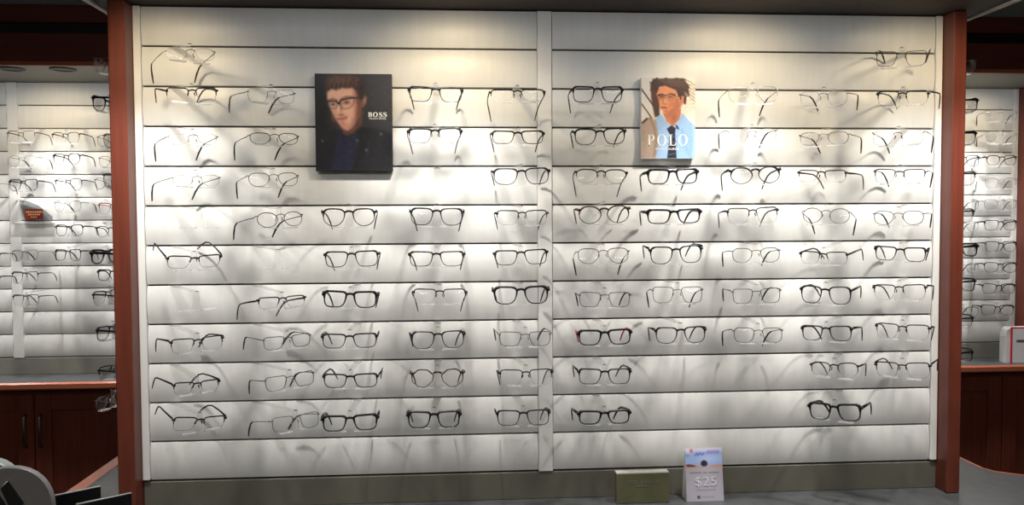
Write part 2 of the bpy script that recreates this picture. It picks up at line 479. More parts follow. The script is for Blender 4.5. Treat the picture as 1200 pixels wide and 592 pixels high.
# the bays' back wall
XL0 = hit(12.2, 260, 1, YB).x
XL1 = hit(24.6, 260, 1, YB).x
slat_wall('wall_bay_left', [(-4.19, XL0 - .0005), (XL1 + .0005, -1.082)], ZB + P, 12, 0, fbay)
struct(MB().box(XL0, XL1, YB - .006, YB + .012, ZB - 11 * P, ZB + P, .0015).build('trim_6', 'strip'))
XR1 = hit(1188, 230, 1, YB).x
slat_wall('wall_bay_right', [(1.082, XR1 - .012)], ZB + P, 12, 0, fbay)
struct(MB().box(XR1 - .0115, XR1 + .012, YB - .008, YB + .012, ZB - 11 * P, ZB + P, .0015).build('trim_7', 'strip'))
struct(MB().box(-4.2, 4.2, YB + .0125, YB + .05, -2.1, 0.9).build('wall_back', 'olive'))
for i, (x0, x1) in enumerate(((-4.19, -1.082), (1.082, XR1 + .012))):
    struct(MB().box(x0, x1, YB - .004, YB + .012, ZCB, ZB - 11 * P - .001, .001).build('baseboard_bay', 'bayband'))
# wooden end post of the right bay
struct(MB().box(XR1 + .0125, XR1 + .0725, YB - .07, YB + .012, ZCB, ZB + P + .0, .0025).build('trim_8', 'wood'))

# canopies -----------------------------------------------------------
struct(MB().box(-1.150, 1.150, -0.62, 1.59, 0.1045, 0.20).build('ceiling_canopy', 'dark'))
mb = MB().box(-1.168, -1.1505, -0.62, 1.14, 0.100, 0.122, .002).box(1.1505, 1.168, -0.62, 1.14, 0.100, 0.122, .002)
struct(mb.build('trim_9', 'cream'))
mb = MB().box(-1.168, -1.1505, -0.62, 1.14, 0.1225, 0.20, .002).box(1.1505, 1.168, -0.62, 1.14, 0.1225, 0.20, .002)
struct(mb.build('trim_10', 'wood_h'))
ZU = ZB + P + .0015
for i, (x0, x1) in enumerate(((-4.19, -1.169), (1.169, 4.19))):
    struct(MB().box(x0, x1, 1.215, YB + .012, ZU, ZU + .06).build('ceiling_bay', 'bayband'))
    struct(MB().box(x0, x1, 1.185, 1.214, ZU - .002, ZU + .125, .004).build('trim_11', 'wood_h'))
    struct(MB().box(x0, x1, 1.181, 1.1845, ZU - .004, ZU + .012, .001).build('trim_12', 'nosing'))
    struct(MB().box(x0, x1, 1.21, 1.25, ZU + .1255, ZU + .165).build('trim_13', 'slot'))
    mb = MB()
    if i:
        for k in range(350):
            x = x0 + .01 + k * .0085
            mb.box(x, x + .004, 1.200, 1.2095, ZU + .130, ZU + .160)
        struct(mb.build('trim_14', 'gunmetal'))
    struct(MB().box(x0, x1, 1.185, 1.25, ZU + .1655, ZU + .235, .004).build('trim_15', 'wood_h'))
    struct(MB().box(x0, x1, 1.24, 1.28, ZU + .2355, 0.9).build('wall_bulkhead', 'ceiling'))
struct(MB().box(-4.2, 4.2, -6.0, YB + .05, 0.90, 0.95).build('ceiling', 'ceiling'))
struct(MB().box(-4.2, 4.2, -6.0, YB + .05, -2.15, -2.1).build('floor', 'floor'))
struct(MB().box(-4.25, -4.2, -6.0, YB + .05, -2.1, 0.9).build('wall_left', 'bayband'))
struct(MB().box(4.2, 4.25, -6.0, YB + .05, -2.1, 0.9).build('wall_right', 'bayband'))
struct(MB().box(-4.2, 4.2, -6.05, -6.0, -2.1, 0.9).build('wall_front', 'bayband'))

# ================================================================== counters
top = [(-1.296, 1.17), (-1.296, 0.12), (-1.36, 0.02), (-1.80, -0.05), (-1.80, -0.60), (1.80, -0.60), (1.80, -0.02), (1.40, 0.058), (1.318, 0.112), (1.300, 0.150), (1.300, 1.17),
       (1.087, 1.17), (1.087, 0.0305), (1.06, 0.0105), (-1.06, 0.0105), (-1.087, 0.0305), (-1.087, 1.17)]
ct = MB().prism([(x, y) for x, y in top], 2, ZC - .035, ZC - .0005).build('countertop', 'counter')
fix_normals(ct)
tag(ct, 'dark grey laminate countertop wrapping round the foot of the middle glasses display', 'countertop')
def edging(line, w, left):
    mb = MB()
    outer = []
    for i, p in enumerate(line):
        a, b = line[max(0, i - 1)], line[min(len(line) - 1, i + 1)]
        d = Vector((b[0] - a[0], b[1] - a[1], 0)).normalized()
        n_ = Vector((d.y, -d.x, 0))
        if (n_.x > 0) == left: n_ = -n_
        outer.append((p[0] + n_.x * w, p[1] + n_.y * w))
    n = len(line)
    vs = [(x, y, z) for z in (ZC - .036, ZC + .0005) for x, y in list(line) + outer]
    m = 2 * n
    fs = []
    for i in range(n - 1):
        fs += [(m + i, m + i + 1, m + n + i + 1, m + n + i), (i, n + i, n + i + 1, i + 1), (i, i + 1, m + i + 1, m + i), (n + i, m + n + i, m + n + i + 1, n + i + 1)]
    fs += [(0, m, m + n, n), (n - 1, 2 * n - 1, m + 2 * n - 1, m + n - 1)]
    mb.add(vs, fs)
    o = mb.build('edge_strip', 'nosing', ct)
    fix_normals(o)
    o['label'] = 'reddish wooden edge strip'


edging([(-1.296, 1.17), (-1.296, 0.12), (-1.36, 0.02), (-1.80, -0.05)], .040, True)
edging([(1.300, 1.17), (1.300, 0.150), (1.318, 0.112), (1.40, 0.058), (1.80, -0.02)], .009, False)
# its base, closing the space below
bs = MB().box(-1.26, 1.26, -0.45, 1.10, -2.098, ZC - .0365).build('counter_base', 'wood')
tag(bs, 'dark cherry wood base under the middle display counter', 'counter base')

for side, (x0, x1) in enumerate(((-4.19, -1.095), (1.095, 4.19))):
    nm = ('left', 'right')[side]
    c = MB().box(x0, x1, 1.405, YB - .005, ZCB - .030, ZCB - .0005).build('countertop', 'counter')
    tag(c, 'narrow grey countertop below the glasses wall of the %s bay' % nm, 'countertop')
    n_ = MB().box(x0, x1, 1.385, 1.4045, ZCB - .030, ZCB + .0005, .006).build('edge_strip', 'nosing', c)
    n_['label'] = 'shiny reddish wooden front edge'
    r = empty('base_cabinet', (0, 1.45, -2.1))
    tag(r, 'dark cherry wood base cabinet under the counter of the %s bay' % nm, 'cabinet')
    L = lambda mb, name, m, par=r: mb.build(name, m, par, None)
    off = Vector((0, 1.45, -2.1))

    def part(x0_, x1_, y0_, y1_, z0_, z1_, name, m, par, bev=.003):
        return MB().box(x0_, x1_, y0_ - 1.45, y1_ - 1.45, z0_ + 2.1, z1_ + 2.1, bev).build(name, m, par)
    part(x0, x1, 1.440, 1.585, -2.02, ZCB - .031, 'body', 'wood', r)
    part(x0, x1, 1.47, 1.58, -2.099, -2.0205, 'plinth', 'slot', r, 0)
    xs = hit(40, 500, 1, 1.42).x if side == 0 else hit(1174.5, 500, 1, 1.42).x
    w = .52
    k = 0
    edges = [xs + i * w for i in range(-7, 8)]
    for a, b in zip(edges, edges[1:]):
        a2, b2 = max(a, x0 + .01), min(b, x1 - .01)
        if b2 - a2 < .15: continue
        zt, zb = ZCB - .055, -2.0
        s = .07
        d = empty('door', (0, 0, 0), r)
        # frame and raised panel of the door
        mb = MB()
        for q in ((a2 + .002, a2 + s, zb, zt), (b2 - s, b2 - .002, zb, zt), (a2 + s, b2 - s, zt - s, zt), (a2 + s, b2 - s, zb, zb + s)):
            mb.box(q[0], q[1], 1.420 - 1.45, 1.4395 - 1.45, q[2] + 2.1, q[3] + 2.1, .003)
        mb.build('door_frame', 'wood', d)
        part(a2 + s + .0005, b2 - s - .0005, 1.430, 1.4395, zb + s + .0005, zt - s - .0005, 'door_panel', 'wood', d, 0)
        i = round((a - xs) / w)
        hx = b2 - .032 if (i + side) % 2 else a2 + .032
        hb = MB().tube([(hx, 1.419 - 1.45, .70), (hx, 1.398 - 1.45, .71), (hx, 1.398 - 1.45, .83), (hx, 1.419 - 1.45, .84)], .005, 6, ref=(1, 0, 0))
        hb.build('handle', 'steel', d)
# ================================================================== eyeglasses
def outline(shape, w, h, side, n=30):
    """lens outline, centred on the lens; side -1/+1 is the outer direction along x. Returns points (x, z), starting at the outer side, counter-clockwise for +1"""
    a, b = w / 2, h / 2
    pts = []
    for i in range(n):
        t = 2 * math.pi * i / n
        c, s = math.cos(t), math.sin(t)
        ex = {'rect': (4.6, 3.6), 'square': (3.4, 2.9), 'round': (2.05, 2.05), 'oval': (2.7, 2.4), 'panto': (2.9, 2.1), 'octagon': (3.0, 2.6)}[shape]
        e = ex[0] if s >= 0 else ex[1]
        x = a * math.copysign(abs(c) ** (2 / e), c)
        z = b * math.copysign(abs(s) ** (2 / e), s)
        if shape == 'octagon':
            k = 1.36
            m_ = max(abs(x) / a + abs(z) / b, 1e-6)
            if m_ > k:
                x, z = x * k / m_, z * k / m_
        f = (z / b)
        # the inner lower corner runs away from the nose, the outer one in a little
        if x < 0:
            x = x * (1 - .01) + a * (.34 * ((1 - f) / 2) ** 1.5 if shape != 'round' else .12 * max(0., -f)) * (-x / a)
        else:
            x *= 1 - 0.12 * ((1 - f) / 2) ** 1.4
            z += 0.05 * h * (x / a) * max(0.0, f)
        pts.append((x * side, z))
    return pts


def wrap(x): return 3.6 * 0.25 * x * x          # gentle curve of a front, backwards at the sides (metres)


RIM = {  # top radius, bottom radius (metres)
    'full': (0.00195, 0.00112), 'bold': (0.0029, 0.00165), 'half': (0.00165, 0.0), 'brow': (0.0026, 0.00055), 'rimless': (0.0, 0.0), 'thin': (0.00105, 0.00085)}


def make_glasses(loc, rot, W, lh, tz, shape, rim, color, temple, label, group, detail=True, plain=False):
    root = empty('eyeglasses', loc)
    root.rotation_mode = 'YXZ'
    root.rotation_euler = rot
    tag(root, label, 'eyeglasses', group)
    metal = color in ('gunmetal', 'silver')
    kind = 'thin' if (rim == 'full' and metal) else rim
    rt, rb = RIM[kind]
    br, e = (0.0150, 0.0030) if not (color in ('gunmetal', 'silver')) else (.0175, .0035)
    lw = (W - br - 2 * e) / 2
    zc = tz - lh / 2
    n = 30 if detail else 20
    sd = 6 if detail else 5
    fr = MB()
    fm = color
    for s in (-1, 1):
        cx = s * (br / 2 + lw / 2)
        o2 = outline(shape, lw, lh, s, n)
        p3 = [(cx + x, wrap(cx + x), zc + z) for x, z in o2]
        zmax = lh / 2
        if rim != 'rimless':
            if rb > 0:
                rad = []
                for (x, z) in o2:
                    f = min(1, max(0, (z / zmax + .1) / .9))
                    r = rb + (rt - rb) * f
                    if x * s > lw * .33 and z > 0 and not metal: r *= 1.45
                    elif x * s < -lw * .3 and z > 0 and not metal: r *= 1.15
                    rad.append((r, r * (1.35 if not metal else 1.0)))
                fr.tube(p3, rad, sd, True, (0, 1, 0))
            else:
                seq = [i for i in range(n) if o2[i][1] > -lh * .12]
                cut = [i for i in range(len(seq)) if seq[i] - seq[i - 1] > 1]
                seq = seq[cut[0]:] + seq[:cut[0]] if cut else seq
                if cut:
                    pass
                fr.tube([p3[i] for i in seq], [(rt * (.6 + .4 * max(0, o2[i][1] / zmax)), rt * 1.2) for i in seq], sd, False, (0, 1, 0))
        # hinge block at the outer corner
        zz = zc + lh * .30
        xo = cx + s * lw * .47
        er = max(rt, .0011)
        hb = MB()
        big = 1.75 if not metal and rim in ('full', 'bold', 'brow', 'half') else 1.0
        (hb if rim == 'rimless' else fr).tube([(xo - s * .002, wrap(xo), zz), (s * (W / 2 - .001), wrap(W / 2) - .001, min(zz + .001, .003) if rim != 'rimless' else 0.001), (s * W / 2, wrap(W / 2) + .006, 0.0)],
                [(er * big, er * big), (er * big, er * big), (er, er * 1.3)], sd, False, (0, 0, 1))
        if rim == 'rimless':
            hb.build('end_piece', fm, root)
    # bridge
    zb_ = zc + lh * (.30 if not metal else .28)
    xb = br / 2 + .0012
    bt = {'bold': .0034, 'full': .0027, 'half': .0020, 'brow': .0028, 'rimless': .0010, 'thin': .0010}[kind]
    fr.tube([(-xb - .001, .0, zb_), (-xb * .5, -.0022, zb_ + .0022), (0, -.003, zb_ + .0028), (xb * .5, -.0022, zb_ + .0022), (xb + .001, .0, zb_)],
            bt, sd, False, (0, 1, 0))
    fr.build('frame_front' if rim != 'rimless' else 'bridge', fm, root)
    # lenses
    for s in (-1, 1):
        cx = s * (br / 2 + lw / 2)
        o2 = outline(shape, lw * .985, lh * .985, s, 20)
        vs = [(cx + x, wrap(cx + x) + .0006, zc + z) for x, z in o2] + [(cx + x * .5, wrap(cx + x * .5) - .0004, zc + z * .5) for x, z in o2] + [(cx, wrap(cx) - .0007, zc)]
        m_ = 20
        fs = []
        for i in range(m_):
            j = (i + 1) % m_
            q = (i, j, m_ + j, m_ + i)
            t = (m_ + i, m_ + j, 2 * m_)
            fs += [q, t] if s > 0 else [q[::-1], t[::-1]]
        lm = MB().add(vs, fs, True)
        nf = len(lm.f)
        if rb < .0005:
            lm.tube(vs[:m_], .00062 if detail else .0009, 4, True, (0, 1, 0))
        lo = lm.build('lens', 'lens', root)
        if len(lm.f) > nf:
            lo.data.materials.append(M['lens_edge'])
            lo.data.polygons.foreach_set('material_index', [0] * nf + [1] * (len(lm.f) - nf))
    # nose pads
    if detail and (metal or rim in ('half', 'brow', 'rimless')):
        for s in (-1, 1):
            p = MB()
            p.tube([(s * (xb + .0004), .001, zb_ - .001), (s * (xb - .0005), .0055, zb_ - .004), (s * (xb - .001), .007, zb_ - .008)], .0006, 4, False, (1, 0, 0))
            p.tube([(s * (xb - .0022), .0065, zb_ - .0045), (s * (xb - .0014), .0075, zb_ - .008), (s * (xb + .001), .0085, zb_ - .0125)],
                   [(.0010, .0016), (.0013, .0024), (.0009, .0016)], 6, False, (0, 1, 0))
            p.build('nose_pad', 'pad' if not (rim in ('half', 'rimless') and color == 'black') else 'black', root)
    # temples
    for s in (-1, 1):
        y0 = wrap(W / 2) + .006
        path = [(s * W / 2, y0 - .002, 0), (s * (W / 2 + .0008), .05, 0.0005), (s * (W / 2 - .001), .088, -.0005), (s * (W / 2 - .004), .104, -.006), (s * (W / 2 - .008), .119, -.019), (s * (W / 2 - .012), .132, -.036)]
        thin = rim == 'rimless' or metal
        if thin:
            r1 = [(.0009, .0013), (.0007, .0010), (.0008, .0011), (.0010, .0014)]
            t = MB().tube(path[:4], [(b_, a_) for a_, b_ in r1], 5, False, (1, 0, 0)).build('temple', color if temple != 'silver' else 'silver', root)
            t2 = MB().tube(path[2:], [(.0017, .0014), (.0024, .0018), (.0030, .0022), (.0022, .0016)], 6, False, (1, 0, 0)).build('temple_tip', temple if temple in M else 'black', t)
        else:
            r1 = [(.0034, .0020), (.0027, .0016), (.0024, .0015), (.0027, .0017), (.0030, .0018), (.0021, .0014)]
            if rim == 'bold': r1 = [(a_ * 1.35, b_ * 1.15) for a_, b_ in r1]
            if rim in ('half', 'brow'): r1 = [(a_ * .8, b_ * .9) for a_, b_ in r1]
            t = MB().tube(path, r1, 6, False, (1, 0, 0)).build('temple', temple, root)
        if temple == 'red':
            t['label'] = 'bright red inner temple'
    return root


def make_holder(base, tip, yaw, zrest, label, group, wide=.046):
    """clear acrylic bar from the groove to the nose piece; base and tip in world space, zrest is the height the lenses stand on"""
    base, tip = Vector(base), Vector(tip)
    c, s = math.cos(yaw), math.sin(yaw)

    def L(x, y, z):
        return (tip.x + c * x - s * y - base.x, tip.y + s * x + c * y - base.y, z - base.z)
    root_mb = MB()
    t0 = Vector(L(0, .006, tip.z))
    d = t0.normalized()
    side = Vector((d.y, -d.x, 0)).normalized()
    h0, h1, th = .0095, .0070, .0014
    up = Vector((0, 0, th))
    vs = []
    for p, h in ((Vector((0, 0, 0)), h0), (t0, h1)):
        for a in (-1, 1):
            for b in (-1, 1):
                vs.append(p + side * (a * h) + up * b)
    root_mb.add(vs, [(0, 2, 3, 1), (4, 5, 7, 6), (0, 1, 5, 4), (2, 6, 7, 3), (0, 4, 6, 2), (1, 3, 7, 5)])
    # nose plate hanging from the tip
    zt, zb = tip.z - .001, zrest
    prof = [(-.0065, zt), (.0065, zt), (.0075, zt * .5 + zb * .5), (.013, zb), (-.013, zb), (-.0075, zt * .5 + zb * .5)]
    vs = [L(x, .0075, z) for x, z in prof] + [L(x, .0103, z) for x, z in prof]
    n = 6
    root_mb.add(vs, [tuple(range(n)), tuple(range(n, 2 * n))[::-1]] + [(i, n + i, n + (i + 1) % n, (i + 1) % n) for i in range(n)])
    o = root_mb.build('glasses_holder', 'acrylic', None, base)
    fix_normals(o)
    tag(o, label, 'eyeglasses holder', group)
    r = MB()
    for sx in (-1, 1):
        x0, x1 = sx * .010, sx * wide
        y0, y1 = -.004, .0104
        z0, z1 = zrest - .0030, zrest - .0004
        vs = [L(x, y, z + (.0012 if x == x1 else 0)) for x in (x0, x1) for y in (y0, y1) for z in (z0, z1)]
        r.add(vs, [(0, 1, 3, 2), (4, 6, 7, 5), (0, 4, 5, 1), (2, 3, 7, 6), (0, 2, 6, 4), (1, 5, 7, 3)])
    q = r.build('lens_rest', 'milky_glint', o)
    fix_normals(q)
    k = MB()
    vs = [L(x, y, z) for x in (-.0036, .0036) for y in (.0015, .0068) for z in (tip.z + .0015, tip.z + .0027)]
    k.add(vs, [(0, 1, 3, 2), (4, 6, 7, 5), (0, 4, 5, 1), (2, 3, 7, 6), (0, 2, 6, 4), (1, 5, 7, 3)])
    k = k.build('end_stop', 'peg', o)
    fix_normals(k)
    return o


ORD = ['zeroth', 'first', 'second', 'third', 'fourth', 'fifth', 'sixth', 'seventh', 'eighth', 'ninth', 'tenth']
ROW = {1: 'top row', 2: 'second row', 3: 'third row', 4: 'fourth row', 5: 'fifth row', 6: 'sixth row', 7: 'seventh row', 8: 'eighth row', 9: 'ninth row', 10: 'bottom row'}
LOOK = {'rect': 'rectangular', 'square': 'squarish', 'round': 'round', 'oval': 'oval', 'panto': 'rounded', 'octagon': 'angular'}


def look(shape, rim, color, temple):
    if color == 'tortoise': return 'black and tortoiseshell %s glasses' % LOOK[shape]
    if temple == 'red': return 'bold black %s glasses with red temples' % LOOK[shape]
    if rim == 'rimless': return 'nearly invisible rimless %s glasses' % LOOK[shape]
    if rim == 'bold': return 'bold black %s glasses' % LOOK[shape]
    if rim == 'brow': return 'black browline glasses'
    if rim == 'half': return 'black half-rim %s glasses' % LOOK[shape]
    if color in ('gunmetal', 'silver'): return 'thin %s metal %s glasses' % ('dark' if color == 'gunmetal' else 'pale', LOOK[shape])
    return 'black %s glasses' % LOOK[shape]


def rank(i, n, unit='from the left'):
    if i == 0: return 'leftmost'
    if i == n - 1: return 'rightmost'
    if i <= n - 1 - i: return ORD[i + 1] + ' from left'
    return ORD[n - i] + ' from right'


R_ = math.radians
BASEPX = {1: 201, 2: 297, 3: 420, 4: 513, 5: 604, 6: 698, 7: 781, 8: 873, 9: 985, 10: 1063}
rows = {}
for g in G: rows.setdefault(g[0], []).append(g[1])
for g in G:
    r, c, X, Z, W, yaw, pitch, roll, lh, tz, shape, rim, color, temple = g
    i, n = rows[r].index(c), len(rows[r])
    where = '%s, %s of the middle display' % (rank(i, n), ROW[r])
    make_glasses((X, -.15, Z), (R_(pitch), R_(roll), R_(yaw)), W, lh, tz, shape, rim, color, temple,
                 '%s, %s' % (look(shape, rim, color, temple), where), 'eyeglasses on the middle display')
    zl = -(r - 1) * P + .0015
    b = hit(BASEPX[c], 200, 1, 0)
    xb = hit(BASEPX[c], 262 + (r - 5.4) * 45, 1, 0).x
    zr = Z + tz - lh - (.0020 if rim != 'half' and rim != 'rimless' else .0008)
    make_holder((xb, .008, zl), (X, -.15, Z + tz + .009), R_(yaw), zr,
                'clear acrylic holder of the glasses %s' % where, 'holders with glasses on the middle display')
for (r, c, tx, ty, ry, yaw, lab) in ((5, 1, 234.5, 245, 266.5, 38, 'at the left end of the fifth row'), (7, 1, 231.5, 342.6, 363, 38, 'at the left end of the seventh row'),
                                (6, 2, 327, 293.3, 314, 38, 'second from left in the sixth row'), (4, 4, 512, 197, 216.5, 2, 'in the fourth row, right of the dark poster')):
    t = hit(tx, ty, 1, -.15)
    q = hit(tx, ry, 1, -.15)
    xb = hit(BASEPX[c], ty, 1, 0).x
    make_holder((xb, .008, -(r - 1) * P + .0015), t, R_(yaw), q.z, 'empty clear acrylic holder %s of the middle display' % lab if 'poster' not in lab else 'empty clear acrylic holder in the fourth row, just right of the dark poster', 'empty holders on the middle display')

# ------------------------------------------------------------------ the two side bays
def bay_glasses(x0, x1, y, yaw, pitch, shape, rim, color, temple, label, group, h=12.5, dx=0.0, row=None, hold=True):
    YF = YB - .15
    a, b = hit(x0, y, 1, YF), hit(x1, y, 1, YF)
    m_ = (a + b) / 2
    W = min(.146, max(.124, (b.x - a.x) / math.cos(R_(yaw)) * .985))
    lh = h * 3.5 / 950
    make_glasses(m_, (R_(pitch), 0, R_(yaw)), W, lh, .005, shape, rim, color, temple, label, group, detail=False)
    k = round((ZB - m_.z + .012) / P)
    make_holder((m_.x - math.sin(R_(yaw)) * .12 , YB + .008, ZB - k * P + .0015), (m_.x, YF, m_.z + .014), R_(yaw), m_.z + .005 - lh - .002,
                label_h(label), 'holders in the ' + group.split('in the ')[1])


def label_h(l):
    return 'clear holder of the ' + l.replace(', just above the red counter edge', ', above the counter edge').replace(', upper one of the lower pair', ', upper').replace(', lower one of the lower pair', ', lower').replace('cut by the left', 'at the left').replace(', beside the third row of left bay', ', third row').replace('by the left photo edge','at the left edge').replace('beside the', 'by the').replace(', before dark cabinet', '').replace('half hidden ', 'half-hidden ').replace(', upper one of', ', upper of').replace(', lower one of', ', lower of').replace('just above the', 'above the').replace('by the left photo edge, beside', 'by the photo edge, beside')


BL = 'eyeglasses in the left bay'
for x0, x1, y, yaw, shape, rim, color, temple, lab in (
    (6, 43, 155, -8, 'rect', 'half', 'brown', 'brown', 'brown half-rim glasses, left column, top row of left bay'),
    (8, 43, 184, -8, 'oval', 'full', 'silver', 'brown', 'pale thin glasses, left column, second row of left bay'),
    (8, 46, 212, -10, 'rect', 'full', 'black', 'black', 'black glasses above the red card in the left bay'),
    (11, 47, 294.5, -10, 'panto', 'full', 'gunmetal', 'black', 'thin dark glasses, left column, third lowest of left bay'),
    (11, 47, 320, -12, 'rect', 'half', 'black', 'black', 'black half-rim glasses, left column, second lowest of left bay'),
    (12, 48, 347, -12, 'rect', 'half', 'black', 'black', 'black half-rim glasses, left column, lowest of left bay'),
    (58.5, 95, 156.5, -8, 'oval', 'half', 'black', 'black', 'black half-rim glasses, middle column, top row of left bay'),
    (60.5, 95, 181.5, -8, 'panto', 'full', 'black', 'black', 'black rounded glasses, middle column, second row of left bay'),
    (63, 97, 211, -8, 'square', 'half', 'black', 'black', 'black half-rim glasses, middle column, third row of left bay'),
    (61, 97, 237, -8, 'panto', 'full', 'gunmetal', 'black', 'thin dark glasses right of the red card in the left bay'),
    (63, 99, 265, -8, 'square', 'full', 'black', 'black', 'black squarish glasses, middle column, fifth row of left bay'),
    (62, 97, 294, -12, 'rect', 'full', 'black', 'black', 'black rectangular glasses, middle column, lowest of left bay'),
    (112, 149, 160, -4, 'oval', 'full', 'gunmetal', 'black', 'half hidden glasses by the left post, top row of left bay'),
    (114, 150, 184.5, -4, 'oval', 'full', 'gunmetal', 'brown', 'half hidden glasses by the left post, second row of left bay'),
    (109, 145, 210, -4, 'oval', 'full', 'gunmetal', 'black', 'half hidden glasses by the left post, third row of left bay'),
    (114, 150, 239.5, -4, 'rect', 'half', 'black', 'red', 'half hidden black and red glasses by the left post in left bay'),
    (111.5, 148, 266.5, 3, 'round', 'full', 'black', 'black', 'half hidden black round glasses by the left post in left bay'),
    (114, 150, 317.5, 3, 'rect', 'bold', 'black', 'black', 'half hidden bold black glasses by left post, seventh row of left bay'),
    (-34, 1, 215, -6, 'oval', 'full', 'gunmetal', 'black', 'glasses cut by the left photo edge, beside the third row of left bay'),
    (-34, 1, 297, -6, 'rect', 'full', 'black', 'black', 'glasses cut by the left photo edge, upper one of the lower pair'),
    (-34, 1, 324, -6, 'rect', 'full', 'black', 'black', 'glasses cut by the left photo edge, lower one of the lower pair')):
    bay_glasses(x0, x1, y, yaw, -3, shape, rim, color, temple, lab, BL)
BR = 'eyeglasses in the right bay'
for x0, x1, y, yaw, shape, rim, color, temple, lab in (
    (1155, 1190, 131.5, -18, 'rect', 'rimless', 'silver', 'black', 'rimless glasses in the top row of the right bay'),
    (1156, 1190, 157.5, -16, 'oval', 'rimless', 'silver', 'black', 'rimless glasses in the second row of the right bay'),
    (1157, 1191, 183.5, -6, 'oval', 'full', 'black', 'black', 'black rounded glasses in the third row of the right bay'),
    (1156, 1190, 210, -14, 'oval', 'full', 'silver', 'brown', 'pale thin glasses in the fourth row of the right bay'),
    (1155, 1190, 235, -14, 'oval', 'full', 'silver', 'brown', 'pale thin glasses in the fifth row of the right bay'),
    (1155, 1190, 259.5, -10, 'rect', 'full', 'black', 'black', 'black rectangular glasses in the sixth row of the right bay'),
    (1156, 1190, 284.5, -10, 'rect', 'full', 'black', 'black', 'black rectangular glasses in the seventh row of the right bay'),
    (1155, 1190, 309, -12, 'square', 'full', 'black', 'black', 'black squarish glasses in the eighth row of the right bay'),
    (1153, 1188, 334, -12, 'square', 'full', 'black', 'black', 'black squarish glasses in the ninth row of the right bay'),
    (1151, 1187, 359, -12, 'rect', 'full', 'black', 'black', 'black rectangular glasses in the lowest row of the right bay'),
    (1112, 1147.5, 184, -6, 'rect', 'full', 'black', 'black', 'half hidden black glasses by the right post, third row of right bay'),
    (1112, 1147.5, 235.5, -6, 'oval', 'full', 'gunmetal', 'black', 'half hidden glasses by the right post, fifth row of right bay'),
    (1112, 1147, 261, -6, 'oval', 'full', 'silver', 'gunmetal', 'half hidden pale glasses by the right post, sixth row of right bay'),
    (1112, 1147, 310, -6, 'oval', 'full', 'silver', 'gunmetal', 'half hidden pale glasses by the right post, eighth row of right bay'),
    (1112, 1147, 361, -6, 'oval', 'full', 'gunmetal', 'black', 'half hidden glasses by the right post, lowest row of right bay')):
    bay_glasses(x0, x1, y, yaw, -3, shape, rim, color, temple, lab, BR)


# ------------------------------------------------------------------ on the island's two sides, peeping past the wooden posts
def side_glasses(px, y, s, yaw, shape, rim, color, temple, lab, only_holder=False):
    """s -1 left post, +1 right post; px is the outer hinge in the photo"""
    yc = .20
    yaw = s * 104
    a = R_(yaw)
    W = .136
    hy = yc - abs(math.sin(a)) * W / 2
    h = hit(px, y, 1, hy)
    cx = h.x - s * abs(math.cos(a)) * W / 2
    lh = .036
    loc = Vector((cx, yc, h.z))
    if not only_holder:
        make_glasses(loc, (R_(-3), 0, a), W, lh, .005, shape, rim, color, temple, lab, 'eyeglasses on the sides of the middle display')
    k = round((.0 - loc.z + .012) / P)
    make_holder((s * 1.080, yc + .02, -k * P + .0015), (cx, yc, loc.z + .014), a, loc.z + .005 - lh - .002,
                label_h(lab) if not only_holder else lab, 'holders on the sides of the middle display')


side_glasses(107, 68, -1, -62, 'oval', 'rimless', 'silver', 'gunmetal', 'rimless glasses highest beside the left wooden post')
side_glasses(106.5, 114, -1, -62, 'rect', 'full', 'black', 'black', 'black glasses second highest beside the left wooden post')
side_glasses(119, 158, -1, -66, 'oval', 'full', 'gunmetal', 'black', 'dark glasses third highest beside the left wooden post')
side_glasses(119, 205, -1, -66, 'oval', 'full', 'gunmetal', 'black', 'dark glasses fourth highest beside the left wooden post')
side_glasses(105, 296, -1, -58, 'square', 'bold', 'black', 'black', 'bold black glasses beside the left wooden post, mid height')
side_glasses(107, 345, -1, -66, 'rect', 'half', 'black', 'black', 'black half-rim glasses beside the left wooden post, below the bold pair')
side_glasses(111.5, 387, -1, -58, 'rect', 'full', 'black', 'black', 'black glasses beside the left wooden post, third from below')
side_glasses(113.5, 434, -1, -58, 'rect', 'half', 'black', 'black', 'half-rim glasses beside the left wooden post, just above the red counter edge')
side_glasses(109.5, 470, -1, -58, 'oval', 'rimless', 'silver', 'gunmetal', 'rimless glasses lowest beside the left wooden post, before dark cabinet')
side_glasses(1146, 71, 1, 62, 'rect', 'rimless', 'silver', 'gunmetal', 'rimless glasses highest beside the right wooden post')
side_glasses(1147.5, 117, 1, 62, 'rect', 'full', 'black', 'black', 'black glasses second highest beside the right wooden post')
side_glasses(1145.5, 155.5, 1, 60, 'rect', 'full', 'black', 'black', 'black glasses third highest beside the right wooden post')
side_glasses(1145, 203, 1, 60, 'rect', 'half', 'black', 'black', 'black half-rim glasses fourth highest beside the right wooden post')
side_glasses(1143, 247, 1, 62, 'rect', 'half', 'black', 'black', 'black half-rim glasses fifth highest beside the right wooden post')
side_glasses(1147, 288, 1, 58, 'rect', 'bold', 'black', 'black', 'bold black glasses sixth highest beside the right wooden post')
side_glasses(1144.5, 329, 1, 60, 'rect', 'full', 'black', 'black', 'black glasses seventh highest beside the right wooden post')
side_glasses(1142, 372, 1, 62, 'rect', 'half', 'black', 'black', 'black half-rim glasses second lowest beside the right wooden post')
side_glasses(1141.5, 412, 1, 62, 'rect', 'full', 'black', 'black', 'black glasses lowest beside the right wooden post, near the counter')
# ================================================================== printed sheets
def lin(c):
    c = np.asarray(c, float) / 255.0
    return np.where(c <= 0.04045, c / 12.92, ((c + 0.055) / 1.055) ** 2.4)


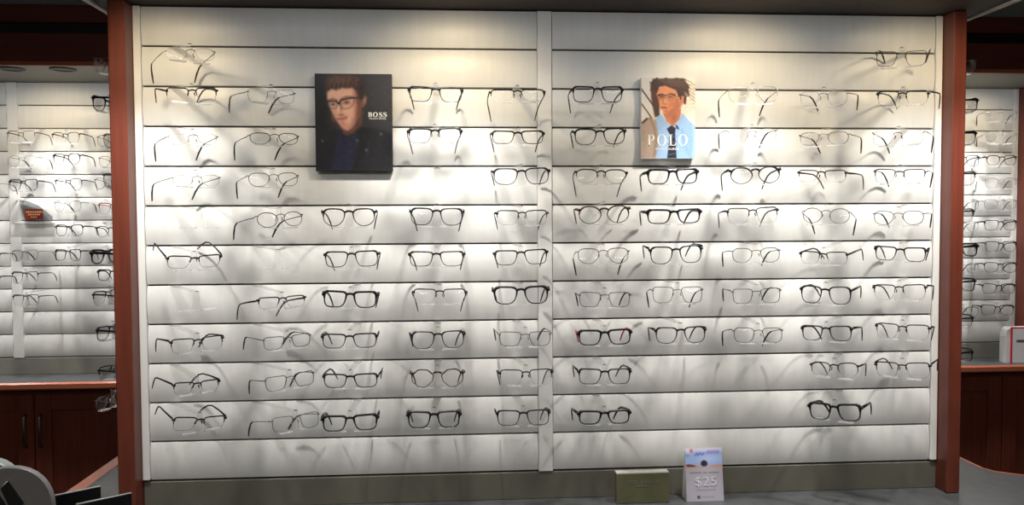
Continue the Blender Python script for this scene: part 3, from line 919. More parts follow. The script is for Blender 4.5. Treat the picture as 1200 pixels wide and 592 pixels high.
class Paint:
    """an ink layer on an n x m grid of points; coordinates are (u, v) of a photo crop, v downwards"""

    def __init__(self, box, nx, ny, bg):
        self.box = box
        x0, y0, x1, y1 = box
        self.nx, self.ny = nx, ny
        self.X, self.Y = np.meshgrid(np.linspace(x0, x1, nx), np.linspace(y0, y1, ny))
        self.im = np.zeros((ny, nx, 3))
        self.im[:] = bg

    def _blend(self, m, col, op):
        m = np.clip(m, 0, 1)[..., None] * op
        self.im = self.im * (1 - m) + np.asarray(col, float) * m

    def poly(self, pts, col, soft=3.0, op=1.0):
        d = np.full(self.X.shape, 1e9)
        inside = np.zeros(self.X.shape, bool)
        n = len(pts)
        for i in range(n):
            x0, y0 = pts[i]
            x1, y1 = pts[(i + 1) % n]
            ex, ey = x1 - x0, y1 - y0
            t = np.clip(((self.X - x0) * ex + (self.Y - y0) * ey) / (ex * ex + ey * ey + 1e-9), 0, 1)
            d = np.minimum(d, np.hypot(self.X - x0 - t * ex, self.Y - y0 - t * ey))
            c = ((y0 > self.Y) != (y1 > self.Y)) & (self.X < (x1 - x0) * (self.Y - y0) / (y1 - y0 + 1e-12) + x0)
            inside ^= c
        self._blend(.5 + np.where(inside, d, -d) / (2 * soft), col, op)

    def line(self, pts, w, col, soft=2.0, op=1.0):
        d = np.full(self.X.shape, 1e9)
        for (x0, y0), (x1, y1) in zip(pts, pts[1:]):
            ex, ey = x1 - x0, y1 - y0
            t = np.clip(((self.X - x0) * ex + (self.Y - y0) * ey) / (ex * ex + ey * ey + 1e-9), 0, 1)
            d = np.minimum(d, np.hypot(self.X - x0 - t * ex, self.Y - y0 - t * ey))
        self._blend(.5 + (w - d) / (2 * soft), col, op)

    def spot(self, cx, cy, rx, ry, col, op=1.0, p=1.0):
        r = ((self.X - cx) / rx) ** 2 + ((self.Y - cy) / ry) ** 2
        self._blend(np.exp(-r * p), col, op)

    def blur(self):
        for ax in (0, 1):
            q = np.pad(self.im, [(1, 1) if k == ax else (0, 0) for k in range(3)], 'edge')
            n = self.im.shape[ax]
            self.im = (np.take(q, range(0, n), ax) + 2 * np.take(q, range(1, n + 1), ax) + np.take(q, range(2, n + 2), ax)) / 4

    def grain(self, amp, seed, sx=1, sy=1):
        rng = np.random.default_rng(seed)
        g = rng.normal(0, 1, self.X.shape)
        for _ in range(sx): g = (g + np.roll(g, 1, 1) + np.roll(g, -1, 1)) / 2
        for _ in range(sy): g = (g + np.roll(g, 1, 0) + np.roll(g, -1, 0)) / 2
        return g * amp

    def sheet(self, corner):
        """grid mesh; corner(s, t) maps 0..1 across and 0..1 down to a point"""
        nx, ny = self.nx, self.ny
        vs = [corner(i / (nx - 1), j / (ny - 1)) for j in range(ny) for i in range(nx)]
        fs = [(j * nx + i, (j + 1) * nx + i, (j + 1) * nx + i + 1, j * nx + i + 1) for j in range(ny - 1) for i in range(nx - 1)]
        mb = MB().add(vs, fs)
        o = mb.build('printed_sheet', 'print')
        a = o.data.color_attributes.new('ink', 'FLOAT_COLOR', 'POINT')
        c = np.ones((nx * ny, 4))
        c[:, :3] = lin(np.clip(self.im, 0, 255)).reshape(-1, 3)
        a.data.foreach_set('color', c.astype(np.float32).ravel())
        return o


def ring(cx, cz, rx, rz, tx, tz, a0=0.0, a1=360.0, n=26):
    """a band between two ellipses; thick tx at the sides and tz at top and bottom"""
    vs, fs = [], []
    for i in range(n + 1):
        a = R_(a0 + (a1 - a0) * i / n)
        vs += [(cx + rx * math.cos(a), cz + rz * math.sin(a)), (cx + (rx - tx) * math.cos(a), cz + (rz - tz) * math.sin(a))]
    return vs, [(2 * i, 2 * i + 1, 2 * i + 3, 2 * i + 2) for i in range(n)]


def rect(x0, x1, z0, z1): return [(x0, z0), (x1, z0), (x1, z1), (x0, z1)], [(0, 1, 2, 3)]


def glyph(ch, heavy):
    """serif capitals in a box one unit high: (width, list of flat patches)"""
    st = .24 if heavy else .17
    hr = .10 if heavy else .05
    sf = .07
    if ch == 'B':
        return .80, [rect(.10, .10 + st, 0, 1), rect(0, .30, 0, hr), rect(0, .30, 1 - hr, 1), ring(.36, .74, .38, .26, st, hr, -90, 90), ring(.38, .26, .42, .27, st, hr, -90, 90)]
    if ch == 'O':
        return .98, [ring(.47, .5, .47, .52, st, hr)]
    if ch == 'P':
        return .76, [rect(.10, .10 + st, 0, 1), rect(0, .36, 0, sf), rect(0, .36, 1 - hr, 1), ring(.34, .72, .38, .28, st, hr, -90, 90)]
    if ch == 'L':
        return .74, [rect(.10, .10 + st, 0, 1), rect(0, .36, 1 - sf, 1), rect(0, .68, 0, sf), ([(.55, 0), (.68, 0), (.68, .30)], [(0, 1, 2)])]
    if ch == 'S':
        c = [(.62, .80), (.55, .93), (.36, .97), (.18, .90), (.13, .74), (.25, .60), (.45, .48), (.62, .36), (.63, .17), (.50, .05), (.30, .02), (.12, .09), (.06, .24)]
        w = [.02, .03, .045, .06, .09, .12, .13, .12, .09, .06, .045, .03, .02] if heavy else [.02, .025, .03, .04, .06, .08, .09, .08, .06, .04, .03, .025, .02]
        vs = []
        for i, p in enumerate(c):
            a, b = c[max(0, i - 1)], c[min(len(c) - 1, i + 1)]
            dx, dy = b[0] - a[0], b[1] - a[1]
            l = math.hypot(dx, dy)
            vs += [(p[0] - dy / l * w[i], p[1] + dx / l * w[i]), (p[0] + dy / l * w[i], p[1] - dx / l * w[i])]
        return .74, [(vs, [(2 * i, 2 * i + 1, 2 * i + 3, 2 * i + 2) for i in range(len(c) - 1)]), rect(.60, .66, .68, 1), rect(.04, .10, 0, .32)]


def serif_word(word, x0, x1, z0, z1, y, m, parent, heavy):
    gs = [glyph(c, heavy) for c in word]
    gap = .10 if heavy else .22
    tot = sum(g[0] for g in gs) + gap * (len(gs) - 1)
    sx, sz = (x1 - x0) / tot, z1 - z0
    mb = MB()
    cx = 0
    for w, ps in gs:
        for vs, fs in ps:
            for k, yy in enumerate((y, y + .0002)):
                mb.add([(x0 + (cx + px) * sx, yy, z0 + pz * sz) for px, pz in vs], fs)
        cx += w + gap
    return mb.build('lettering', m, parent)


# ---- dark poster: a young man in black glasses
pa = Paint((33, 27, 455, 547), 112, 138, (40, 39, 42))
pa.spot(430, 130, 150, 220, (60, 60, 66), .8)
pa.spot(50, 200, 70, 240, (20, 19, 21), .9)
skin, shade, deep = (216, 164, 140), (150, 98, 82), (92, 58, 48)
pa.poly([(33, 547), (33, 405), (70, 355), (140, 322), (180, 330), (205, 360), (270, 312), (330, 312), (420, 332), (455, 352), (455, 547)], (29, 29, 34), 9)
pa.poly([(165, 342), (205, 362), (262, 345), (276, 390), (244, 460), (230, 547), (108, 547), (130, 470), (148, 400)], (35, 37, 58), 10)
pa.poly([(172, 372), (200, 366), (202, 420), (188, 547), (176, 547), (186, 430)], (29, 30, 54), 7, .7)
pa.poly([(180, 316), (213, 340), (262, 296), (280, 225), (298, 222), (290, 300), (242, 345), (206, 358), (180, 345)], deep, 7)
pa.poly([(98, 118), (122, 104), (180, 100), (240, 98), (264, 130), (280, 165), (284, 205), (274, 248), (254, 288), (232, 318), (208, 332), (186, 322), (164, 298), (146, 272), (126, 234), (109, 200), (99, 160)], skin, 6)
pa.poly([(242, 98), (264, 130), (280, 165), (284, 205), (274, 248), (254, 288), (228, 326), (214, 332), (232, 290), (248, 250), (250, 205), (246, 150)], shade, 13, .9)
pa.poly([(262, 128), (284, 168), (286, 205), (276, 248), (258, 284), (262, 240), (268, 200), (264, 160)], deep, 9, .9)
pa.spot(140, 250, 22, 34, (188, 128, 106), .5)
pa.spot(196, 312, 30, 14, (178, 120, 100), .6)
pa.spot(150, 128, 40, 16, (222, 174, 150), .7)
pa.poly([(286, 140), (302, 132), (317, 150), (312, 182), (298, 206), (287, 198)], (150, 98, 84), 6)
pa.spot(303, 166, 7, 18, (196, 140, 122), .8)
pa.spot(296, 185, 4, 14, (104, 64, 54), .8)
pa.poly([(90, 122), (86, 84), (108, 44), (160, 25), (258, 25), (292, 50), (308, 96), (304, 146), (290, 172), (274, 142), (258, 110), (240, 98), (206, 104), (182, 98), (150, 114), (122, 106), (98, 124)], (62, 43, 36), 7)
pa.spot(160, 60, 70, 30, (104, 74, 58), .75)
pa.spot(290, 110, 20, 50, (44, 31, 27), .9)
for hx_, hy_, dx_, dy_ in ((112, 96, 16, -34), (136, 100, 20, -40), (160, 104, 10, -46), (186, 94, 26, -40), (212, 98, 14, -48), (236, 92, 24, -36), (258, 92, 16, -44), (128, 66, 30, -22), (190, 58, 34, -16), (230, 56, 30, -10)):
    pa.line([(hx_, hy_), (hx_ + dx_ * .4, hy_ + dy_ * .6), (hx_ + dx_, hy_ + dy_)], 2.4, (132, 96, 74), 5, .5)
    pa.line([(hx_ + 9, hy_ + 2), (hx_ + 9 + dx_ * .4, hy_ + dy_ * .6)], 2.4, (38, 26, 23), 4, .6)
pa.line([(106, 168), (128, 160), (150, 166)], 3.5, (92, 60, 48), 4, .8)
pa.line([(178, 160), (206, 148), (236, 150)], 3.5, (92, 60, 48), 4, .8)
pa.spot(130, 190, 24, 13, (160, 112, 96), .8)
pa.spot(205, 180, 28, 14, (156, 108, 92), .8)
pa.line([(118, 191), (130, 186), (144, 191)], 1.6, (70, 46, 42), 3, .9)
pa.line([(190, 182), (206, 175), (222, 180)], 1.6, (70, 46, 42), 3, .9)
pa.spot(132, 191, 6, 5, (50, 44, 48), 1)
pa.spot(207, 180, 7, 6, (50, 44, 48), 1)
pa.spot(140, 192, 4, 3, (196, 178, 170), .7)
pa.spot(216, 181, 4, 3, (196, 178, 170), .7)
pa.spot(174, 205, 9, 30, (146, 96, 80), .7)
pa.spot(160, 212, 8, 30, (228, 182, 158), .75)
pa.spot(162, 238, 12, 8, (216, 160, 138), .8)
pa.spot(176, 246, 18, 5, (112, 70, 60), .8)
pa.line([(154, 268), (176, 263), (206, 258)], 4, (162, 88, 84), 4, .9)
pa.line([(154, 271), (182, 270), (206, 260)], 1.4, (92, 46, 46), 2.5)
pa.line([(162, 281), (184, 281), (200, 271)], 4, (186, 112, 104), 5, .8)
pa.spot(182, 294, 22, 5, (150, 98, 84), .6)
pa.line([(104, 178), (110, 204), (124, 214), (146, 212), (156, 194)], 1.6, (58, 46, 44), 2.5, .9)
pa.line([(168, 190), (178, 210), (198, 214), (226, 208), (244, 186), (248, 160)], 1.6, (66, 52, 48), 2.5, .9)
pa.line([(102, 177), (122, 172), (152, 174), (158, 186)], 3.6, (24, 21, 22), 2.5)
pa.line([(166, 188), (172, 168), (204, 160), (248, 154)], 3.8, (24, 21, 22), 2.5)
pa.line([(156, 183), (168, 180)], 3.4, (24, 21, 22), 2.5)
pa.line([(246, 156), (290, 152)], 3.2, (34, 29, 30), 3)
pa.poly([(262, 345), (276, 318), (330, 320), (318, 440), (262, 547), (236, 547), (276, 400)], (24, 24, 29), 9)
pa.line([(278, 325), (330, 400), (300, 480), (250, 547)], 2, (46, 46, 52), 5, .6)
pa.line([(140, 326), (168, 350), (190, 366)], 3, (30, 30, 50), 5, .8)
for bx, by in ((70, 386), (312, 436), (394, 349), (262, 384)): pa.spot(bx, by, 6, 6, (120, 120, 124), .9)
pa.im += pa.grain(3, 3)[..., None]
pa.blur()
BX0, BX1, BZ0, BZ1, BY = -0.6115, -0.4165, -0.3165, -0.0685, -0.0255
bo = MB().box(BX0, BX1, BY + .0004, -.0065, BZ0, BZ1).build('poster', 'board')
tag(bo, 'dark block-mounted poster of a young man wearing black glasses and a navy shirt', 'poster')
sh = pa.sheet(lambda s, t: (BX0 + .0007 + s * (BX1 - BX0 - .0014), BY, BZ1 - .0007 - t * (BZ1 - BZ0 - .0014)))
sh.parent = bo
fx = lambda u: BX0 + (u - 33) / 422 * (BX1 - BX0)
fz = lambda v: BZ1 - (v - 27) / 520 * (BZ1 - BZ0)
serif_word('BOSS', fx(323), fx(427), fz(257), fz(232), BY - .0006, 'ink_white', bo, True)
text('HUGO BOSS', .0068, 'ink_white', bo, ((fx(323) + fx(427)) / 2, BY - .0005, fz(266)), name='small_lettering', sx=1.14)

# ---- light poster: a man in a blue shirt and dark tie
pb = Paint((62, 55, 375, 515), 96, 136, (222, 214, 204))
pb.poly([(240, 55), (375, 55), (375, 515), (240, 515)], (232, 218, 204), 14)
pb.spot(90, 120, 60, 120, (206, 203, 198), .9)
pb.poly([(112, 80), (150, 90), (170, 200), (165, 275), (140, 280), (120, 180)], (84, 50, 42), 6)
pb.line([(50, 105), (110, 185), (165, 262)], 4, (66, 52, 52), 2)
pb.line([(55, 195), (90, 240), (125, 290)], 3.5, (80, 64, 62), 2)
for k in range(6):
    pb.line([(312 + k * 4, 62 + k * 17), (345, 78 + k * 18), (376, 100 + k * 18)], 2.4, (110, 90, 82), 2.5, .7)
pb.poly([(140, 292), (175, 262), (205, 300), (240, 338), (270, 312), (300, 255), (330, 288), (376, 330), (376, 515), (150, 515)], (150, 184, 226), 4)
pb.spot(210, 420, 40, 90, (178, 206, 238), .6)
pb.line([(300, 350), (310, 430), (352, 515)], 3, (112, 146, 198), 5, .7)
pb.line([(345, 320), (352, 400), (348, 500)], 4, (124, 158, 208), 6, .6)
pb.poly([(186, 255), (262, 236), (292, 228), (292, 262), (282, 292), (246, 334), (208, 302)], (190, 118, 86), 4)
pb.poly([(155, 118), (200, 96), (262, 120), (276, 170), (304, 150), (307, 190), (292, 222), (264, 242), (238, 260), (204, 264), (184, 244), (168, 218), (162, 184), (150, 152)], (214, 138, 100), 4)
pb.poly([(262, 165), (276, 172), (290, 222), (262, 244), (236, 262), (206, 264), (220, 252), (250, 222)], (166, 100, 74), 7, .75)
pb.spot(196, 190, 18, 30, (230, 160, 122), .6)
pb.poly([(128, 62), (300, 58), (336, 98), (332, 150), (312, 200), (292, 192), (296, 160), (278, 160), (262, 126), (200, 100), (166, 108), (152, 142), (136, 132), (120, 104)], (62, 41, 36), 4)
for k in range(7):
    pb.line([(150 + k * 22, 66), (190 + k * 18, 76), (236 + k * 13, 104)], 3, (112, 78, 66), 4, .5)
pb.poly([(296, 160), (310, 158), (308, 196), (298, 214), (292, 196)], (206, 128, 98), 3)
pb.line([(160, 156), (180, 151), (198, 157)], 5, (48, 28, 24), 3)
pb.line([(208, 155), (230, 147), (256, 154)], 5, (48, 28, 24), 3)
pb.spot(180, 166, 13, 7, (84, 50, 42), .95)
pb.spot(230, 164, 17, 8, (84, 50, 42), .95)
pb.line([(164, 160), (164, 178), (184, 184), (196, 172), (210, 170), (216, 182), (242, 184), (256, 164), (290, 160)], 1.6, (120, 84, 70), 2, .8)
pb.line([(196, 168), (186, 198), (192, 206), (206, 204)], 2.4, (160, 96, 72), 3, .8)
pb.line([(178, 226), (194, 224), (208, 228)], 3.6, (140, 58, 52), 2.5)
pb.spot(208, 246, 16, 5, (150, 90, 70), .5)
pb.poly([(60, 320), (84, 296), (112, 282), (148, 298), (158, 360), (162, 420), (148, 515), (60, 515)], (172, 150, 134), 4)
pb.line([(112, 284), (138, 340), (148, 420), (136, 500)], 4, (122, 98, 84), 5, .7)
pb.poly([(60, 312), (92, 284), (104, 288), (70, 318)], (58, 44, 42), 4)
pb.poly([(210, 346), (236, 326), (262, 342), (258, 372), (268, 515), (212, 515), (228, 380)], (38, 38, 54), 3)
pb.poly([(258, 322), (274, 330), (282, 350), (268, 346)], (44, 46, 72), 3)
for k in range(4): pb.line([(214, 400 + k * 32), (266, 388 + k * 32)], 2.2, (112, 118, 132), 2, .8)
pb.spot(214, 150, 30, 16, (226, 158, 120), .5)
pb.spot(245, 205, 26, 30, (186, 114, 84), .6)
pb.spot(290, 190, 8, 22, (190, 120, 92), .7)
pb.spot(250, 285, 22, 26, (150, 92, 70), .6)
pb.spot(222, 300, 14, 18, (206, 134, 100), .6)
pb.spot(230, 78, 60, 12, (96, 66, 56), .6)
pb.spot(330, 440, 30, 70, (132, 166, 214), .6)
pb.spot(110, 420, 20, 80, (188, 168, 152), .6)
for k in range(26):
    u, v = 316 + (k * 37) % 58, 66 + (k * 53) % 170
    pb.spot(u, v, 8, 5, (196, 172, 156) if k % 2 else (244, 236, 226), .55)
for hx_, hy_, dx_, dy_ in ((128, 100, -10, 26), (136, 70, -12, 14), (150, 62, 4, -8), (200, 60, 10, -6), (260, 58, 14, -4), (300, 62, 16, 6), (330, 96, 8, 16), (332, 130, 4, 24), (318, 180, -2, 22), (276, 130, 4, 30), (286, 140, 4, 34)):
    pb.line([(hx_, hy_), (hx_ + dx_, hy_ + dy_)], 5, (54, 35, 31), 4, .9)
pb.im += pb.grain(3, 5)[..., None]
PY = -0.0255
PX0, PX1, PZ0, PZ1 = hit(751.6, 138, 1, PY).x, hit(814.6, 138, 1, PY).x, hit(783, 185.7, 1, PY).z, hit(783, 91, 1, PY).z
po = MB().box(PX0, PX1, PY + .0004, -.0065, PZ0, PZ1).build('poster', 'white')
tag(po, 'smaller poster of a man in blue shirt, dark tie and beige jacket', 'poster')
sh = pb.sheet(lambda s, t: (PX0 + s * (PX1 - PX0), PY, PZ1 - t * (PZ1 - PZ0)))
sh.parent = po
fx = lambda u: PX0 + (u - 62) / 313 * (PX1 - PX0)
fz = lambda v: PZ1 - (v - 55) / 460 * (PZ1 - PZ0)
serif_word('POLO', fx(98), fx(333), fz(442), fz(378), PY - .0006, 'ink_white', po, False)
text('RALPH LAUREN', .0078, 'ink_white', po, ((fx(125) + fx(300)) / 2, PY - .0005, fz(462)), name='small_lettering', sx=1.15)

# ---- olive block with the embossed name, on the counter
ox0, ox1, oy0, oy1, oz1 = 0.1595, 0.3005, -0.062, -0.036, -1.1105
ob = MB().box(ox0, ox1, oy0, oy1, ZC, oz1, .0012).build('sign_block', 'olive_card')
tag(ob, 'low olive green sign block standing on the counter left of the folded card', 'sign')
MB().box(ox0 + .0008, ox1 - .0008, oy0 + .001, oy1 - .001, oz1 + .0001, oz1 + .0016).build('top_edge', 'card_edge', ob)['label'] = 'pale top edge'
text('TED BAKER', .0125, 'ink_grey', ob, ((ox0 + ox1) / 2, oy0 - .0006, -1.1335), sx=1.12, spacing=1.25, bold=-.0002)
text('LONDON', .0065, 'ink_grey', ob, ((ox0 + ox1) / 2 - .003, oy0 - .0006, -1.1445), name='small_lettering', spacing=1.2)

# ---- folded tent card
pc = Paint((70, 45, 435, 555), 74, 104, (172, 166, 176))
pc.spot(260, 330, 190, 120, (182, 176, 186), .6)
pc.poly([(60, 40), (445, 40), (445, 236), (60, 236)], (152, 172, 218), 6)
pc.poly([(60, 40), (445, 40), (445, 78), (60, 78)], (214, 206, 224), 10)
pc.spot(300, 150, 120, 40, (178, 194, 228), .8)
pc.spot(110, 70, 42, 26, (232, 220, 222), .9)
pc.spot(132, 72, 14, 16, (176, 76, 70), .9)
pc.spot(90, 118, 28, 14, (92, 150, 160), .7)
pc.line([(170, 118), (186, 98), (200, 116), (220, 96), (236, 112), (258, 100)], 7, (96, 108, 178), 4, .9)
for k in range(6): pc.line([(290 + k * 21, 102), (298 + k * 21, 72)], 5, (116, 106, 178), 4, .9)
pc.poly([(60, 205), (110, 200), (190, 216), (290, 226), (360, 208), (445, 202), (445, 240), (60, 240)], (190, 150, 132), 5)
pc.poly([(66, 204), (110, 200), (176, 214), (150, 226), (90, 226)], (104, 66, 60), 5)
pc.poly([(222, 206), (224, 182), (238, 168), (256, 164), (274, 170), (286, 186), (288, 208), (270, 222), (240, 222)], (52, 42, 54), 6)
pc.poly([(60, 238), (445, 238), (445, 560), (60, 560)], (170, 164, 174), 3)
for k in range(22):
    if k in (9, 13): continue
    pc.line([(112 + k * 13.2, 286), (116 + k * 13.2, 280)], 4, (96, 92, 108), 3, .85)
for k in range(16): pc.line([(164 + k * 12.6, 450), (170 + k * 12.6, 446)], 3, (112, 106, 120), 3, .8)
pc.poly([(174, 500), (204, 500), (204, 528), (174, 528)], (84, 78, 92), 3)
for k in range(10): pc.line([(216 + k * 13, 518), (222 + k * 13, 512)], 3, (128, 122, 132), 3, .8)
tx0, tx1 = 0.3475, 0.4475
tyb, tyt, tzt = -0.062, -0.040, -1.0530
th_ = math.atan2(tyt - tyb, tzt - ZC)
tc = empty('tent_card', ((tx0 + tx1) / 2, tyb, ZC))
tag(tc, 'white folded card with beach picture and $25 offer, standing on the counter', 'card')
hx, hz = (tx1 - tx0) / 2, tzt - ZC
vs = [(-hx, 0, 0), (hx, 0, 0), (hx, tyt - tyb, hz), (-hx, tyt - tyb, hz), (-hx, .0445, 0), (hx, .0445, 0)]
cbd = MB().add([(x, y + .0004, z) for x, y, z in vs], [(0, 1, 2, 3), (5, 4, 3, 2), (0, 3, 4), (1, 5, 2), (0, 4, 5, 1)]).build('card_body', 'white', tc)
sh = pc.sheet(lambda s, t: (-hx + s * 2 * hx, (1 - t) * (tyt - tyb) - .0002, (1 - t) * hz))
sh.parent = tc
dz = text('$25', .034, 'ink_pale', tc, (.003, (tyt - tyb) * .365 - .0012, hz * .365), rot=(math.pi / 2 - th_, 0, 0), sx=1.15, spacing=1.05)

# ---- red card on its smoky holder in the left bay
f = [hit(u, v, 1, YB - .022) for u, v in ((22, 233.5), (34, 236.5), (45, 241), (55, 248.5), (61, 254), (61.5, 258.5), (30, 259.5), (27, 250))]
fh = empty('card_holder', (f[0].x, YB - .022, f[0].z))
tag(fh, 'smoky clear fin-shaped holder with a small red card in the left bay', 'card holder')
fm = MB().prism([(p.x - f[0].x, p.z - f[0].z) for p in f], 1, 0, .003).build('fin', 'fin', fh)
fix_normals(fm)
a, b = hit(16, 260.5, 1, YB - .024), hit(62, 261.8, 1, YB - .024)
MB().box(a.x - f[0].x, b.x - f[0].x, -.016, .025, b.z - f[0].z, b.z - f[0].z + .004, .001).build('shelf', 'milky_glint', fh)
a, b = hit(29, 245, 1, YB - .027), hit(50.5, 257.5, 1, YB - .027)
rc = MB().box(a.x - f[0].x, b.x - f[0].x, -.0055, -.004, b.z - f[0].z, a.z - f[0].z).build('red_card', 'redcard', fh)
for k, (w_, zz, n) in enumerate(((.034, .28, 9), (.026, .52, 7), (.014, .76, 3))):
    mb = MB()
    for i in range(n):
        x = (a.x + b.x) / 2 - f[0].x + (i - (n - 1) / 2) * 2 * w_ / n
        z = a.z - f[0].z + (b.z - a.z) * zz
        mb.box(x - .0022, x + .0022, -.0062, -.0056, z - .003, z + .003)
    mb.build('gold_lettering', 'gold', rc)

# ---- white red-edged display card on the right bay's counter
a, b = hit(1181, 384, 1, 1.46), hit(1181, 427, 1, 1.46)
wx, wz = hit(1187.5, 400, 1, 1.44).x, a.z
ws = empty('display_card', (wx + .09, 1.45, ZCB))
tag(ws, 'white rounded display card with red edge on the right bay counter', 'card display')
h = wz - ZCB
pts = [(-.115, 0), (-.115, h * .75), (-.108, h * .93), (-.092, h), (.10, h), (.10, 0)]
body = MB().prism(pts, 1, .004, .050).build('card_body', 'white', ws)
fix_normals(body)
rimp = [(-.094, 0), (-.094, h * .99), (.101, h * .99), (.101, 0)]
q = MB().box(-.096, -.089, -.004, .0035, .001, h * 1.0, .001).box(-.096, .10, -.004, .0035, h * .985, h * 1.02, .001).build('red_edge', 'red', ws)
MB().box(-.0885, .10, -.0035, .0035, .001, h * .98).build('card_face', 'white', ws)
MB().box(-.07, .09, -.0042, -.0037, h * .60, h * .66).build('printed_line', 'ink_dark', ws)

# ---- desk machine and trays at the lower left
D = 1.62


def px3(x, y, d): return CAM + (FW + RI * ((x - 600) / F) - UP * ((y - 296) / F)) * d


o0 = px3(8, 592, D)
dev = empty('desk_machine', (o0.x, o0.y, ZC))
tag(dev, 'grey round-topped plastic machine with slanted black slots at lower left', 'machine')


def shell(cx, cy, rx, ry, d, thick, m, name):
    """upright rounded shell, its face towards the room's front, outline a superellipse; standing down to the counter"""
    c = px3(cx, cy, d)
    k = d / F
    mb = MB()
    N, prof = 48, ((0.0, .975), (.003, .992), (.006, 1.0), (thick - .006, 1.0), (thick, .95))
    vs = []
    for y, sc in prof:
        for i in range(N):
            t = 2 * math.pi * i / N
            x = rx * k * sc * math.copysign(abs(math.cos(t)) ** .9, math.cos(t))
            z = ry * k * sc * math.copysign(abs(math.sin(t)) ** .9, math.sin(t))
            z = max(z, ZC + .0 - c.z)
            vs.append((c.x + x - dev.location.x, c.y + y - dev.location.y, c.z + z - dev.location.z))
    fs = [(j * N + i, j * N + (i + 1) % N, (j + 1) * N + (i + 1) % N, (j + 1) * N + i) for j in range(len(prof) - 1) for i in range(N)]
    n0 = len(vs)
    mb.add(vs, fs, True)
    mb.add([vs[i] for i in range(N)], [tuple(range(N))[::-1]])
    mb.add(vs[-N:], [tuple(range(N))])
    o = mb.build(name, m, dev)
    fix_normals(o)
    return o


shell(12, 598, 48.5, 51, D, .018, 'grey_shell', 'front_shell')
shell(-16, 600, 42, 61, D + .045, .03, 'pale_shell', 'back_shell')
for pts in (((1.5, 572), (10, 563.5), (28, 590), (15, 600), ), ((-12, 572), (-1.5, 577.5), (12, 600), (0, 606))):
    q = [px3(x, y, D - .0015) for x, y in pts]
    mb = MB()
    q2 = [p + Vector((0, -.0035, 0)) for p in q]
    L_ = [p - dev.location for p in q2] + [p - dev.location for p in q]
    mb.add(L_, [(3, 2, 1, 0), (4, 5, 6, 7)] + [(i, (i + 1) % 4, 4 + (i + 1) % 4, 4 + i) for i in range(4)])
    s_ = mb.build('slot', 'slot', dev)
    fix_normals(s_)
    bz = MB().tube([L_[0] + Vector((0, -.001, 0)), L_[1] + Vector((0, -.001, 0))], .0012, 5).build('bezel', 'bright_edge', s_)


def tray(name, p0, p1, d0, d1, zb, depth, label):
    """a black box whose upper front edge runs from photo point p0 (depth d0) to p1 (depth d1)"""
    a = px3(*p0, d0)
    b = px3(*p1, d0 * (px3(*p0, 1).z - CAM.z) / (px3(*p1, 1).z - CAM.z))
    u = (b - a).normalized()
    n = Vector((-u.y, u.x, 0))
    r = empty(name, (a.x, a.y, ZC))
    tag(r, label, 'tray')
    mb = MB()
    h = a.z - ZC
    L_ = [Vector((0, 0, 0)), b - a, b - a + n * depth, n * depth]
    vs = [p + Vector((0, 0, zb)) for p in L_] + [p + Vector((0, 0, h)) for p in L_]
    mb.add(vs, [(3, 2, 1, 0), (4, 5, 6, 7)] + [(i, (i + 1) % 4, 4 + (i + 1) % 4, 4 + i) for i in range(4)])
    fix_normals(mb.build('body', 'black_plastic', r))
    t = MB().tube([Vector((0, .0, h + .0012)), b - a + Vector((0, 0, h + .0012))], .0016, 6).build('rim', 'bright_edge', r)
    return r


tray('display_tray', (60, 582.5), (118, 570.5), 1.70, 1.83, 0.0, .012, 'black tray with pale rim beside the grey machine at lower left')
tray('display_tray', (90, 592), (154, 578.5), 1.62, 1.74, 0.0, .012, 'second black tray, in front, against the foot of the left wooden post')

# ---- dark round rings under the left bay's canopy lip
for px, which in ((5, 'left one, at the photo edge'), (65, 'right one, over the middle glasses column')):
    c = hit(px, 78, 2, ZU - .002)
    mb = MB()
    N = 28
    vs = []
    for r, z in ((.050, 0), (.050, -.004), (.036, -.0045), (.034, -.0015)):
        vs += [(r * math.cos(2 * math.pi * i / N), r * math.sin(2 * math.pi * i / N), z) for i in range(N)]
    fs = [(j * N + i, j * N + (i + 1) % N, (j + 1) * N + (i + 1) % N, (j + 1) * N + i) for j in range(3) for i in range(N)]
    mb.add(vs, fs, True)
    mb.add(vs[-N:], [tuple(range(N))])
    o = mb.build('dark_ring', 'board', None, (c.x, 1.275, ZU - .0002))
    fix_normals(o)
    tag(o, 'dark round ring under the left bay canopy, %s' % which, 'lamp', 'dark rings under the left bay canopy')
# ================================================================== light
def spot(loc, aim, power, size, blend, col, rad=.032):
    l = bpy.data.lights.new('downlight', 'SPOT')
    l.energy = power
    l.spot_size = R_(size)
    l.spot_blend = blend
    l.color = col
    l.shadow_soft_size = rad
    o = bpy.data.objects.new('downlight', l)
    o.location = loc
    o.rotation_euler = (Vector(aim) - Vector(loc)).to_track_quat('-Z', 'Y').to_euler()
    COL.objects.link(o)
    return o


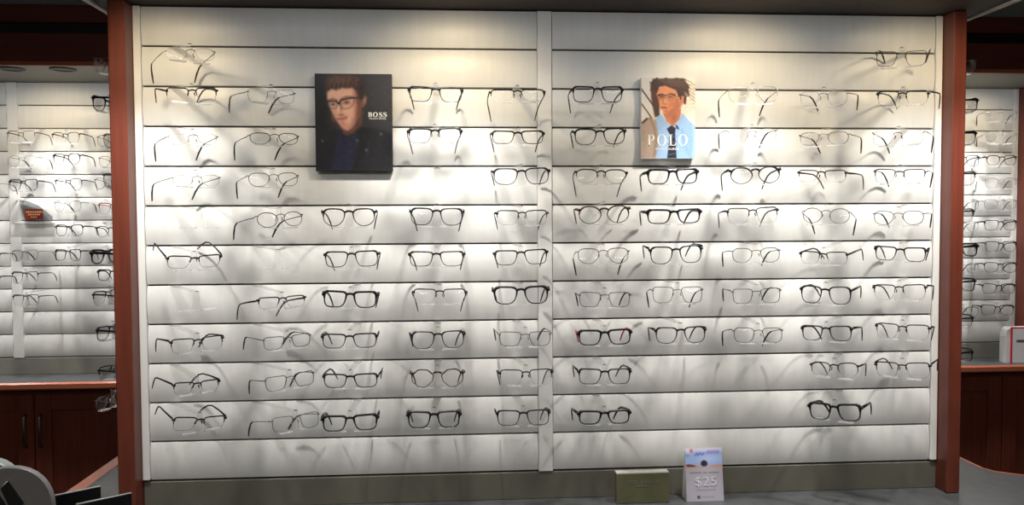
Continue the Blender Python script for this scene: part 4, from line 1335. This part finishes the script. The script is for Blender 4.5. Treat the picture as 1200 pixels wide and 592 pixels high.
WARM = (1.0, 0.80, 0.50)
NEUT = (0.985, 0.99, 0.99)
YL = -0.36
COOL = (0.97, 0.985, 1.0)
for x in (-0.99, -0.26, 0.48, 1.0):
    k = 0.8 if abs(x) > .9 else 1.0
    spot((x, YL, 0.095), (x, -0.02, -0.26), 11.5 * k, 106, 1.0, WARM)
    spot((x, YL, 0.095), (x, -0.02, -0.95), 44.0, 84, 1.0, NEUT)
for x in (-2.75, -2.0, -1.4, 1.45, 2.15):
    spot((x, YB - .36, ZU - .01), (x, YB - .02, -0.18), 9.0, 104, 1.0, WARM)
    spot((x, YB - .36, ZU - .01), (x, YB - .02, -0.85), 58.0, 84, 1.0, NEUT)


def strip(x0, x1, y, z, power, col):
    """an unseen strip of fill light, added under the canopy edge to even out the wall"""
    l = bpy.data.lights.new('strip_fill', 'AREA')  # added neutral fill, mainly for the top slats; no fitting is modelled
    l.shape = 'RECTANGLE'
    l.size, l.size_y = x1 - x0, .04
    l.energy = power
    l.color = col
    o = bpy.data.objects.new('strip_fill', l)
    o.location = ((x0 + x1) / 2, y, z)
    o.rotation_euler = Vector((0, .32, -.95)).to_track_quat('-Z', 'Y').to_euler()
    COL.objects.link(o)


strip(-1.03, 1.03, -.40, 0.085, 3.0, COOL)
strip(-3.0, -1.2, YB - .34, ZU - .012, 2.4, COOL)
strip(1.2, 2.6, YB - .34, ZU - .012, 1.8, COOL)


def area(loc, sx, sy, power, col):
    l = bpy.data.lights.new('ceiling_lamp', 'AREA')
    l.shape = 'RECTANGLE'
    l.size, l.size_y = sx, sy
    l.energy = power
    l.color = col
    o = bpy.data.objects.new('ceiling_lamp', l)
    o.location = loc
    COL.objects.link(o)
    return o


area((-1.2, -3.6, 0.88), 1.2, .6, 36, (1, .95, .9))
area((1.2, -3.6, 0.88), 1.2, .6, 36, (1, .95, .9))
w = bpy.data.worlds.new('room_air')
w.use_nodes = True
w.node_tree.nodes['Background'].inputs['Color'].default_value = (1, .97, .93, 1)
w.node_tree.nodes['Background'].inputs['Strength'].default_value = 0.0
S.world = w

vs_ = S.view_settings
vs_.view_transform = 'Standard'
vs_.look = 'None'
vs_.exposure = 0.0
vs_.gamma = 1.0
vs_.use_curve_mapping = False
